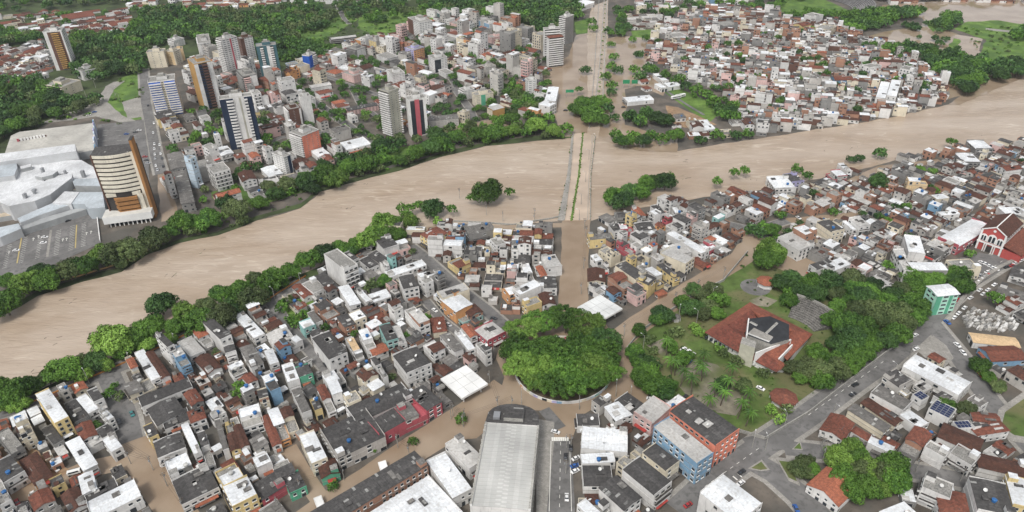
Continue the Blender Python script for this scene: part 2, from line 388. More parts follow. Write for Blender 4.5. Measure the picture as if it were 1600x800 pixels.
area('riverbank_verge', "-300 728 0 632 60 610 130 578 200 548 330 490 420 450 480 425 560 392 640 362 650 368 560 402 480 436 430 458 340 500 200 560 130 592 60 625 0 648 -300 744", .172, M_WILD, 1)
area('vacant_lot', "425 475 450 462 500 458 490 480 475 505 455 512 440 500", .174, M_GREEN)
PARK = "1000 520 1040 492 1085 462 1130 440 1168 395 1185 388 1235 428 1330 446 1400 462 1437 492 1400 540 1330 592 1262 645 1195 685 1130 668 1080 645 1020 622 1000 590 978 548"
M_DIRT2 = mat('park_worn_ground', (.22, .20, .15), 0.95, 0.3, 0.3, 'ground', (.11, .13, .05))
area('park_lawn', PARK, .176, M_PARK, .5)
area('park_yard', "1050 590 1080 560 1120 570 1150 595 1170 620 1150 650 1110 640 1070 615", .181, M_DIRT2, 2.5)
area('park_yard', "1170 470 1190 462 1215 470 1200 480 1180 478", .181, M_DIRT2, 1.5)
area('park_yard', "1100 620 1130 612 1160 630 1150 650 1120 645", .186, M_DIRT2, 2)
area('park_yard', "1010 540 1040 528 1060 540 1040 560", .181, M_DIRT2, 2)
for k_, px_ in enumerate(("395 305 470 288 520 258 560 262 500 292 440 312 390 326", "600 236 660 226 700 218 700 232 650 248 600 262", "330 300 380 290 395 318 350 345", "560 232 610 222 620 240 570 252", "780 140 850 140 850 178 790 185")):
    area('riverside_grass', px_, .176+k_*.001, M_GREEN, 2)
# flooded ground
FL = .182
def flood(px, rough=0.8): sheet('flood_water', wp(pts(px)), FL, M_FLOOD, rough)
flood("850 112 888 88 900 55 918 52 917 214 878 214 868 185 852 150")
sheet('flood_water', wp(pts("668 208 765 186 800 190 792 210 700 224")), FL, M_FLOOD, .8)
sheet('flood_water', wp(pts("246 270 262 268 280 342 252 347")), FL, M_FLOOD, .8)
flood("935 216 944 120 950 60 975 56 1035 62 1042 72 1030 85 1015 95 1004 104 1020 112 1042 138 1036 150 1000 134 976 140 980 160 976 195 1010 205 1060 214 1058 238 1000 236 955 224")
flood("1340 62 1380 50 1440 40 1452 8 1490 4 1505 20 1478 30 1472 45 1500 55 1535 60 1530 80 1552 100 1545 122 1500 150 1460 160 1452 120 1440 90 1430 80 1375 62")
sheet('flood_water', wp(pts("1372 30 1378 8 1450 3 1500 -3 1620 0 1760 8 1760 60 1620 55 1600 42 1545 40 1500 34 1445 36 1440 28 1385 28")), FL+.005, M_FLOOD, .8)
sheet('flood_water', wp(pts("1600 98 1545 99 1535 128 1480 164 1500 164 1600 121 1900 80 1900 60")), FL+.012, M_FLOOD, .8)
area('grass_field', "1490 45 1512 34 1560 32 1610 40 1800 50 1800 94 1600 98 1545 98 1530 84 1540 62 1515 54", .205, M_GREEN, 2)
area('dirt_track', "1540 44 1620 52 1700 66 1700 69 1618 55 1540 47", .212, M_PAVE, .3)
area('grass_islet', "1452 32 1476 26 1482 30 1470 42 1458 50 1450 42", .205, M_GREEN, 2)
area('grass_islet', "1478 98 1470 92 1490 60 1500 62 1492 80", .205, M_GREEN, 2)
flood("879 343 923 343 917 480 935 490 955 520 972 540 985 562 1003 600 1015 622 1000 640 960 628 925 640 905 652 893 680 868 672 850 642 800 640 745 685 700 690 740 650 780 618 788 590 775 560 790 515 830 495 873 482")
street("955 540 1000 505 1080 452 1160 402 1178 372 1215 355", 15, 'flood_water', FL+.004, M_FLOOD, .5)
street("1215 352 1235 345 1300 340 1345 335", 8, 'flood_water', FL+.008, M_FLOOD, .5)
street("790 606 735 645 650 700 580 750 505 800 450 840", 17, 'flood_water', FL+.004, M_FLOOD, .5)
street("203 688 225 722 250 760 300 840", 15, 'flood_water', FL+.004, M_FLOOD, .5)
street("450 700 470 735 500 780", 8, 'flood_water', FL+.008, M_FLOOD, .5)
street("0 775 60 765 130 735 190 722 220 720", 11, 'flood_water', FL+.008, M_FLOOD, .8)
flood("165 715 195 705 205 722 170 735")
flood("1185 408 1240 385 1262 405 1320 430 1330 450 1300 445 1240 430")
flood("1335 300 1345 282 1375 270 1400 262 1392 300 1400 318 1370 312 1345 308")
street("1330 285 1350 275 1380 262 1420 258 1470 252", 8, 'flood_water', FL+.004, M_FLOOD, .5)
flood("1353 368 1392 350 1402 345 1400 362 1385 388 1370 378")
flood("1335 335 1345 318 1400 332 1395 338")
street("883 345 879 480", 10)
street("905 345 897 480", 30)
street("912 210 948 0", 46)
street("640 364 700 352 790 356 885 352", 6, 'flood_water', FL+.008, M_FLOOD, .8)
# dry roads and pavements
RD = .26
RZ = 0
RZ3 = 0
def RZ2():
    global RZ3
    RZ3 += .004; return .1+RZ3
def road(px, w, kerb=2.2):
    global RZ
    line = street(px, w+2*kerb, None); sheet('pavement', ribbon_poly(line, w+2*kerb), .186+RZ*.5-.0, M_PAVE) if kerb else None
    RZ += .0045; sheet('road', ribbon_poly(line, w), RD+RZ, M_ASPH)
    return line
sheet('flood_water', wp(pts("846 640 908 648 894 686 866 686")), FL+.013, M_FLOOD, .5)
road("-60 668 0 648 120 602 200 570 330 510 430 462 480 438", 8)
road("1060 800 1100 762 1190 698 1262 650 1330 600 1385 562 1440 512 1475 470 1510 440 1600 385 1700 330", 12.5)
road("1455 505 1500 560 1545 625 1580 665 1640 730", 11)
road("1165 715 1210 740 1250 775 1300 830", 12)
road("1225 700 1330 712 1420 735 1600 768", 9)
road("1170 700 1215 688 1240 695", 12, 0)
road("850 640 876 670", 6, 0)
area('road', "866 690 892 690 900 820 852 820", RD+.09, M_ASPH, 0)
area('pavement', "838 655 866 660 866 690 852 820 838 820", RD+.085, M_PAVE, 0)
STREETS.append((wp([(880, 650), (876, 830)]), 14))
road("165 575 185 620 198 660 204 690", 11)
road("422 472 455 515 512 580 545 625", 6, 1)
road("640 385 662 402 715 450 760 485 790 512", 8, 1.5)
road("665 470 690 500 718 522", 5, 1)
road("560 395 600 400 660 402", 6, 1)
road("455 130 500 165 545 197 592 232", 8, 1.5)
road("224 108 228 160 236 200 243 240 252 272", 9, 2)
road("505 118 600 152 700 192", 5, 1)
road("556 92 640 122 722 142", 5, 1)
road("640 66 690 100 714 138", 5, 1)
road("380 240 440 215 520 205", 4, 1)
road("712 140 735 172 742 190", 7, 1)
road("1110 345 1180 360 1230 345", 8, 1)
road("1165 355 1230 382 1190 398", 9, 1)
road("548 135 560 160 600 190", 4, 1)
road("524 0 530 15 538 30 546 38", 5, 1)
road("1040 142 1075 165 1100 180", 3, 0)
area('car_park', "0 372 130 322 155 338 158 380 60 425 0 436 -80 460 -80 400", RD-.01+RZ2(), M_ASPH, .4)
area('car_park', "152 195 225 188 232 245 235 300 180 300 150 240", RD-.01+RZ2(), M_ASPH, .4)
area('car_park', "1480 440 1495 405 1530 395 1590 410 1520 440", RD-.01+RZ2(), M_ASPH, .4)
area('concrete_court', "1432 548 1458 525 1478 540 1490 560 1475 575 1445 560", RD-.01+RZ2(), M_PAVE, .2)
area('dirt_lot', "0 700 25 690 60 705 110 735 90 750 0 770", RD-.004, M_DIRT, .4)
# car park markings, lane lines, arrows
M_LINE = mat('road_paint', (.72, .71, .66), 0.8, 0.1)
M_LINEY = mat('road_paint_yellow', (.40, .32, .14), 0.8, 0.1)
lm = MB()
def stripe(a, b, w, m=M_LINE, z=RD+.15):
    a, b = P(*a), P(*b); d = (b-a).normalized(); nr = Vector((-d.y, d.x, 0))*w/2
    lm.face([(p.x, p.y, z) for p in (a-nr, b-nr, b+nr, a+nr)][::1], m)
for (x0, y0, x1, y1, n, dx, dy) in ((88, 362, 84, 400, 14, 8, -2.5), (110, 355, 107, 392, 14, 8, -2.5), (128, 350, 127, 386, 14, 7, -2),
                                  (37, 373, 30, 412, 13, 7, -2.4), (60, 372, 55, 405, 12, 7, -2.4), (12, 385, 4, 420, 12, 7, -2.4)):
    for i in range(n+1):
        t = i/n; x, y = x0+(x1-x0)*t, y0+(y1-y0)*t
        stripe((x, y), (x+dx, y+dy), 0.22)
stripe((120, 352), (118, 388), .8, M_LINEY); stripe((80, 360), (74, 402), 1.6, M_PAVE)
stripe((34, 372), (27, 412), .8, M_LINEY)
for x, y in ((98, 376), (104, 375), (135, 366), (142, 364), (52, 375), (60, 371), (14, 396)):
    stripe((x, y+2), (x+.5, y-1.2), .35); stripe((x-1, y-1), (x+.6, y-2.6), .5); stripe((x+2, y-1.2), (x+.4, y-2.6), .5)
for i in range(9):
    for k in range(3): stripe((160+k*22, 205+i*8), (168+k*22, 204+i*8), .22)
lm2 = lm
for x0, y0, x1, y1, n in ((876, 690, 874, 800, 8), (1100, 762, 1190, 698, 9), (1262, 650, 1385, 562, 12), (1475, 470, 1590, 392, 12)):
    for i in range(n):
        a, b = (i+.1)/n, (i+.5)/n
        stripe((x0+(x1-x0)*a, y0+(y1-y0)*a), (x0+(x1-x0)*b, y0+(y1-y0)*b), .2)
stripe((861, 690), (858, 800), .25); stripe((890, 690), (893, 800), .25)
for i in range(8): stripe((863+i*3.4, 684), (863.6+i*3.4, 690), .9)
for i in range(7): stripe((1110+i*7, 768-i*4.6), (1117+i*7, 774-i*4.6), .6)
lm.build('road_markings', None, kind='structure')
# triangular traffic islands with kerbs
for px in ("1237 703 1250 690 1254 704", "1168 733 1190 719 1203 735 1188 737", "1211 715 1236 718 1250 760 1232 752", "1552 672 1560 640 1600 612 1640 640 1640 700 1580 690"):
    sheet('traffic_island', wp(pts(px)), .46, M_PAVE, 0, .4)
    q = wp(pts(px)); cx = sum(a for a, b in q)/len(q); cy = sum(b for a, b in q)/len(q)
    sheet('island_grass', [(cx+(a-cx)*.72, cy+(b-cy)*.72) for a, b in q], .47, M_PARK)

# ------------------------------------------------------------------ generic walls, windows, roofs
def facing(nx, ny, cx, cy):    # is an outward wall normal roughly towards the camera?
    return -(nx*cx+ny*cy)/math.hypot(cx, cy)
def wall_windows(mb, T, length, z0, z1, storeys, r, flat=False, wide=None, frame=M_FRAME, step=3.0, prob=0.85, size=None):
    """windows on one wall; T(s, out, z) -> local point"""
    if length < 2.2: return
    n = max(1, int(length/step)); sh = (z1-z0)/storeys
    ww, wh = size or (r.choice((1.1, 1.3, 1.6, 2.0)), r.choice((1.0, 1.2, 1.4)))
    if wide: ww = wide
    ww = min(ww, length/n*0.85)
    for k in range(storeys):
        zc = z0+sh*k+sh*0.55
        for i in range(n):
            if r.random() > prob: continue
            sc = length*(i+.5)/n; w2 = ww/2; h2 = wh/2; zz = zc
            if k == 0 and r.random() < .35: h2 = sh*.4; zz = z0+h2+.02; w2 = min(w2*1.5, length/n*.45)
            a, b = sc-w2, sc+w2; c, d = zz-h2, zz+h2
            if flat:
                mb.face([T(a, .04, c), T(b, .04, c), T(b, .04, d), T(a, .04, d)], M_GLASS)
            else:
                mb.face([T(a-.12, .03, c-.12), T(b+.12, .03, c-.12), T(b+.12, .03, d+.12), T(a-.12, .03, d+.12)], frame)
                mb.face([T(a, .06, c), T(b, .06, c), T(b, .06, d), T(a, .06, d)], M_GLASS)
                mb.face([T(a-.2, .32, c-.14), T(b+.2, .32, c-.14), T(b+.2, .0, c-.08), T(a-.2, .0, c-.08)], frame)
def four_sides(L, D):
    """(T, length, local normal) for the walls of a box centred on the origin"""
    x, y = L/2, D/2
    return [(lambda s, o, z: (-x+s, -y-o, z), L, (0, -1)), (lambda s, o, z: (x+o, -y+s, z), D, (1, 0)),
            (lambda s, o, z: (x-s, y+o, z), L, (0, 1)), (lambda s, o, z: (-x-o, y-s, z), D, (-1, 0))]
def rot2(x, y, a): return x*math.cos(a)-y*math.sin(a), x*math.sin(a)+y*math.cos(a)

def roof_parts(L, D, h, rc, r, near, wallm, over=0.35):
    """returns (roof MB, gable/parapet MB, list of panel (MB, offsets))"""
    rf, ex, panels = MB(), MB(), []
    m = RF(rc)
    if rc in 'cs':
        t = .18; ph = r.uniform(.5, 1.1)
        rf.box(-L/2+t, L/2-t, -D/2+t, D/2-t, h, h+.12, m)
        for x0, x1, y0, y1 in ((-L/2, L/2, -D/2, -D/2+t), (-L/2, L/2, D/2-t, D/2), (-L/2, -L/2+t, -D/2+t, D/2-t), (L/2-t, L/2, -D/2+t, D/2-t)):
            ex.box(x0, x1, y0, y1, h-.02, h+ph, wallm)
        return rf, ex, panels
    swap = D > L
    A, B = (D, L) if swap else (L, D)        # ridge runs along A
    Q = (lambda a, b, z: (b, a, z)) if swap else (lambda a, b, z: (a, b, z))
    steep = rc in 'tox'
    mono = (not steep) and (r.random() < .5) and B < 11
    pitch = r.uniform(.26, .38) if steep else r.uniform(.07, .16)
    rise = B/2*pitch
    if mono: rise = B*pitch*.7
    par = (not steep) and r.random() < .72
    o = 0 if par else over
    def slope(a0, a1, b0, b1, z0, z1, mb): mb.slab([Q(a0, b0, z0), Q(a1, b0, z0), Q(a1, b1, z1), Q(a0, b1, z1)], .12, m, a0)
    e = .13
    if mono:
        segs = [(-B/2-o, B/2+o, h+e, h+e+rise)]
        ex.face([Q(-A/2, -B/2, h), Q(-A/2, B/2, h), Q(-A/2, B/2, h+rise)], wallm); ex.face([Q(A/2, -B/2, h), Q(A/2, B/2, h), Q(A/2, B/2, h+rise)], wallm)
        ex.face([Q(-A/2, B/2, h), Q(A/2, B/2, h), Q(A/2, B/2, h+rise), Q(-A/2, B/2, h+rise)], wallm)
    else:
        hip = steep and r.random() < .35 and A-B > 1.5
        if hip:
            k = B/2; ze = h+e-o*pitch
            c = [(-A/2-o, -B/2-o), (A/2+o, -B/2-o), (A/2+o, B/2+o), (-A/2-o, B/2+o)]
            r0, r1 = Q(-A/2+k, 0, h+rise+e), Q(A/2-k, 0, h+rise+e); c = [Q(a, b, ze) for a, b in c]
            if swap: c = [c[0], c[3], c[2], c[1]]
            def fc(p, uvl): rf.face(p, m, uvl)
            if not swap:
                fc([c[0], c[1], r1, r0], [(0, 0), (A, 0), (A-k, k), (k, k)]); fc([c[2], c[3], r0, r1], [(0, 0), (A, 0), (A-k, k), (k, k)])
                fc([c[1], c[2], r1], [(0, 0), (B, 0), (B/2, k)]); fc([c[3], c[0], r0], [(0, 0), (B, 0), (B/2, k)])
            else:
                fc([c[0], c[1], r0], [(0, 0), (B, 0), (B/2, k)]); fc([c[1], c[2], r1, r0], [(0, 0), (A, 0), (A-k, k), (k, k)])
                fc([c[2], c[3], r1], [(0, 0), (B, 0), (B/2, k)]); fc([c[3], c[0], r0, r1], [(0, 0), (A, 0), (A-k, k), (k, k)])
            rf.face(c[::-1], m)
            return rf, ex, panels
        segs = [(-B/2-o, 0, h+e-o*pitch, h+e+rise), (B/2+o, 0, h+e-o*pitch, h+e+rise)]
        for s in (-1, 1): ex.face([Q(s*A/2, -B/2, h), Q(s*A/2, B/2, h), Q(s*A/2, 0, h+rise)], wallm)
    if near and A > 9:
        n = max(2, round(A/near)); w = (A+2*o)/n
        for (b0, b1, z0, z1) in segs:
            mb = MB(); mb.slab([Q(-w/2+.02, b0, z0), Q(w/2-.02, b0, z0), Q(w/2-.02, b1, z1), Q(-w/2+.02, b1, z1)], .12, m, 0)
            panels.append((mb, [Q(-A/2-o+w*(i+.5), 0, r.uniform(0, .05)) for i in range(n)]))
    else:
        for (b0, b1, z0, z1) in segs: slope(-A/2-o, A/2+o, b0, b1, z0, z1, rf)
    if steep and not mono:
        rf.box(*( (-.16, .16, -A/2-o, A/2+o) if swap else (-A/2-o, A/2+o, -.16, .16)), h+e+rise-.05, h+e+rise+.07, m)
    if par:
        t = .16; zt = h+rise*.7+.45
        for s in (-1, 1):
            a0, a1 = sorted((s*A/2, s*(A/2-t)))
            ex.box(*((-B/2, B/2, a0, a1) if swap else (a0, a1, -B/2, B/2)), h-.01, zt+(rise*.4 if s > 0 else 0), wallm)
    return rf, ex, panels

def house_geo(s, lod):
    r = random.Random(s['seed']); L, D, h = s['L'], s['D'], s['h']; wm_ = W(s['w']); out = []
    st = max(1, round(h/3.1)); cx, cy = s['c']
    terr = s['r'] not in 'cs' and h > 5.2 and L*D < (130 if s.get('hand') else 420) and r.random() < .38
    hb_ = h-2.7 if terr else h
    wl_ = MB(); wl_.box(-L/2, L/2, -D/2, D/2, -.4, hb_, wm_, RF('c'))
    if lod == 0 and st > 1 and r.random() < .7:
        for k in range(1, st):
            z = h*k/st; wl_.box(-L/2-.1, L/2+.1, -D/2-.1, D/2+.1, z-.12, z+.08, wm_ if r.random() < .5 else M_CONC, bottom=True)
    win = MB()
    short = min(L, D)
    for T, ln, nr in four_sides(L, D):
        nx, ny = rot2(nr[0], nr[1], s['a']); fc = facing(nx, ny, cx, cy)
        if fc < (-.3 if lod == 0 else 0.05): continue
        pr = .9 if ln <= short+.5 else s.get('side', .3)
        if ln > short+.5 and r.random() < .5: pr = min(pr, .08)
        if r.random() < .12: pr = .15
        wall_windows(win, T, ln, 0, hb_, max(1, st-1) if terr else st, r, flat=lod > 0, prob=pr, frame=r.choice((M_FRAME, M_FRAME, M_CONC)))
        if lod == 0 and pr > .5 and st > 1 and ln < 14 and r.random() < .35:      # balconies on the street face
            for k in range(1, st):
                z = h*k/st; T0, T1 = T(.5, 0, 0), T(ln-.5, 1.0, 0)
                bm = MB(); bm.box(min(T0[0], T1[0]), max(T0[0], T1[0]), min(T0[1], T1[1]), max(T0[1], T1[1]), z-.1, z+.9, wm_, M_DARK, True)  # dark top: shade inside the balcony put into its colour
                out.append(('balcony', bm, None))
    if terr:        # the sheet roof covers only part of the top floor, the rest is an open terrace with a parapet
        f = r.uniform(.45, .75); sg = r.choice((-1, 1)); Lu, Du, ox, oy = (L*f, D, sg*L*(1-f)/2, 0) if L > D else (L, D*f, 0, sg*D*(1-f)/2)
        wl_.box(ox-Lu/2+.01, ox+Lu/2-.01, oy-Du/2+.01, oy+Du/2-.01, hb_-.05, h, wm_ if r.random() < .7 else W(r.choice('wder')), 0)
        _, e2, _ = roof_parts(L, D, hb_, 'c', r, 0, wm_); wl_.add(e2, (0, 0, 0), 0)
        rf, ex, panels = roof_parts(Lu, Du, h, s['r'], r, 0, wm_); r2 = MB(); r2.add(rf, (ox, oy, 0), 0); rf = r2; wl_.add(ex, (ox, oy, 0), 0)
        wx = r.choice((-1, 1)); tm_ = MB()
        for T, ln, nr in four_sides(Lu, Du):
            nx, ny = rot2(nr[0], nr[1], s['a'])
            if facing(nx, ny, cx, cy) > 0: wall_windows(tm_, T, ln, hb_, h, 1, r, flat=lod > 0, prob=.5)
        win.add(tm_, (ox, oy, 0), 0)
    else:
        rf, ex, panels = roof_parts(L, D, h, s['r'], r, s.get('near', 0) if lod == 0 else 0, wm_)
        wl_.add(ex, (0, 0, 0), 0)
    out += [('wall', wl_, None), ('windows', win, 'stuff'), ('roof', rf, None)]
    if lod == 1 and s['sc'] > 1.25:      # small roof clutter
        for _ in range(r.choice((0, 0, 1, 1, 2))):
            x, y = r.uniform(-.36, .36)*L, r.uniform(-.36, .36)*D; mb = MB(); k = r.random()
            if k < .3: mb.cyl(x, y, h, h+1.4, .8, .9, 7, r.choice((M_TANK, W('e'), W('w'))))
            else: a, b = r.uniform(.8, 2.2), r.uniform(.8, 2.4); mb.box(x-a, x+a, y-b, y+b, h-.1, h+r.uniform(.6, 2.4), wm_, RF(r.choice('ccmght')))
            out.append(('stair_head', mb, None))
    if lod == 0 and not terr and s['r'] in 'ghmltx' and min(L, D) > 5:      # odd replacement sheets laid over the roof
        for _ in range(r.choice((0, 1, 1, 2, 3))):
            a, b = r.uniform(.6, 1.8), r.uniform(.8, 2.6); x, y = r.uniform(-.3, .3)*L, r.uniform(-.3, .3)*D; zz = h+.32+min(L, D)/2*.12
            mb = MB(); mb.box(x-a, x+a, y-b, y+b, zz-.25, zz+.12, RF(r.choice('lghhg'))); out.append(('roof_patch', mb, None))
    if lod == 0 and r.random() < .4:      # sheet awning over the street door
        T, ln, nr = max(four_sides(L, D), key=lambda q: facing(*rot2(q[2][0], q[2][1], s['a']), cx, cy)-(.6 if q[1] > min(L, D)+.5 else 0))
        a0 = r.uniform(.3, ln*.3); a1 = ln-r.uniform(.3, ln*.3); mb = MB(); mb.slab([T(a0, 1.7, 2.7), T(a1, 1.7, 2.7), T(a1, .05, 3.05), T(a0, .05, 3.05)], .08, RF(r.choice('mlhoRg')), 0); out.append(('awning', mb, None))
    if lod == 0:
        k = r.random()
        top = h+.25+min(L, D)*.03
        if s['r'] == 'c' or k < .3:
            a, b = min(3.2, L*.4), min(3.5, D*.4); x, y = r.choice((-1, 1))*(L/2-a/2-.3), r.choice((-1, 1))*(D/2-b/2-.3)
            mb = MB(); mb.box(x-a/2, x+a/2, y-b/2, y+b/2, h, top+2.1, wm_, RF(r.choice('cmgh'))); out.append(('stair_head', mb, None))
        if r.random() < .3:
            mb = dish_mb(); d2 = MB(); d2.add(mb, (r.uniform(-.3, .3)*L, r.uniform(-.3, .3)*D, top), r.uniform(0, 6)); out.append(('satellite_dish', d2, None))
    return out, panels
def dish_mb():
    mb = MB(); n = 8; R = .85
    mb.cyl(0, 0, 0, 1.1, .06, .06, 4, M_METAL)
    for i in range(n):
        a, b = 2*math.pi*i/n, 2*math.pi*(i+1)/n
        def p(rr, t, zz):
            x, y, z = rr*math.cos(t), rr*math.sin(t), zz
            return (x, y*.8-z*.6, 1.2+z*.8+y*.6)
        mb.face([p(0, 0, 0), p(R*.6, a, .12), p(R*.6, b, .12)], M_FRAME)
        mb.face([p(R*.6, a, .12), p(R, a, .35), p(R, b, .35), p(R*.6, b, .12)], M_FRAME)
    return mb

# ------------------------------------------------------------------ traced buildings
TILE = {'a': (0, 0), 'b': (400, 0), 'c': (800, 0), 'd': (1200, 0), 'e': (0, 200), 'f': (400, 200), 'g': (800, 200), 'h': (1200, 200),
        'i': (0, 400), 'j': (400, 400), 'k': (800, 400), 'l': (1200, 400), 'm': (0, 600), 'n': (400, 600), 'o': (800, 600), 'p': (1200, 600)}
HOUSES = []; FOOT = []
def rect(A, B, C, z):
    """rectangle footprint from three roof corners in the photo"""
    a, b, c = P(*A, z), P(*B, z), P(*C, z)
    u = a-b; w = c-b; u.z = w.z = 0
    v = w-u*(w.dot(u)/u.dot(u)); cen = b+(u+v)/2
    x = u.normalized(); ang = math.atan2(x.y, x.x)
    return (cen.x, cen.y), u.length, v.length, ang, (x.x*v.y-x.y*v.x) > 0
def corners(c, L, D, a, g=0.0):
    return [(c[0]+rot2(sx*(L/2+g), sy*(D/2+g), a)[0], c[1]+rot2(sx*(L/2+g), sy*(D/2+g), a)[1]) for sx, sy in ((-1, -1), (1, -1), (1, 1), (-1, 1))]
def grid_pts(c, L, D, a, step=3.0):
    nx, ny = max(2, int(L/step)+1), max(2, int(D/step)+1)
    return [(c[0]+rot2(L*(i/(nx-1)-.5), D*(j/(ny-1)-.5), a)[0], c[1]+rot2(L*(i/(nx-1)-.5), D*(j/(ny-1)-.5), a)[1]) for i in range(nx) for j in range(ny)]
CELL = {}
def occupy(c, L, D, a, tag=1):
    for p in grid_pts(c, L, D, a, 1.5): CELL[(int(p[0]//2), int(p[1]//2))] = tag
def free(c, L, D, a):
    return not any((int(p[0]//2), int(p[1]//2)) in CELL for p in grid_pts(c, L*.86, D*.86, a, 1.9))
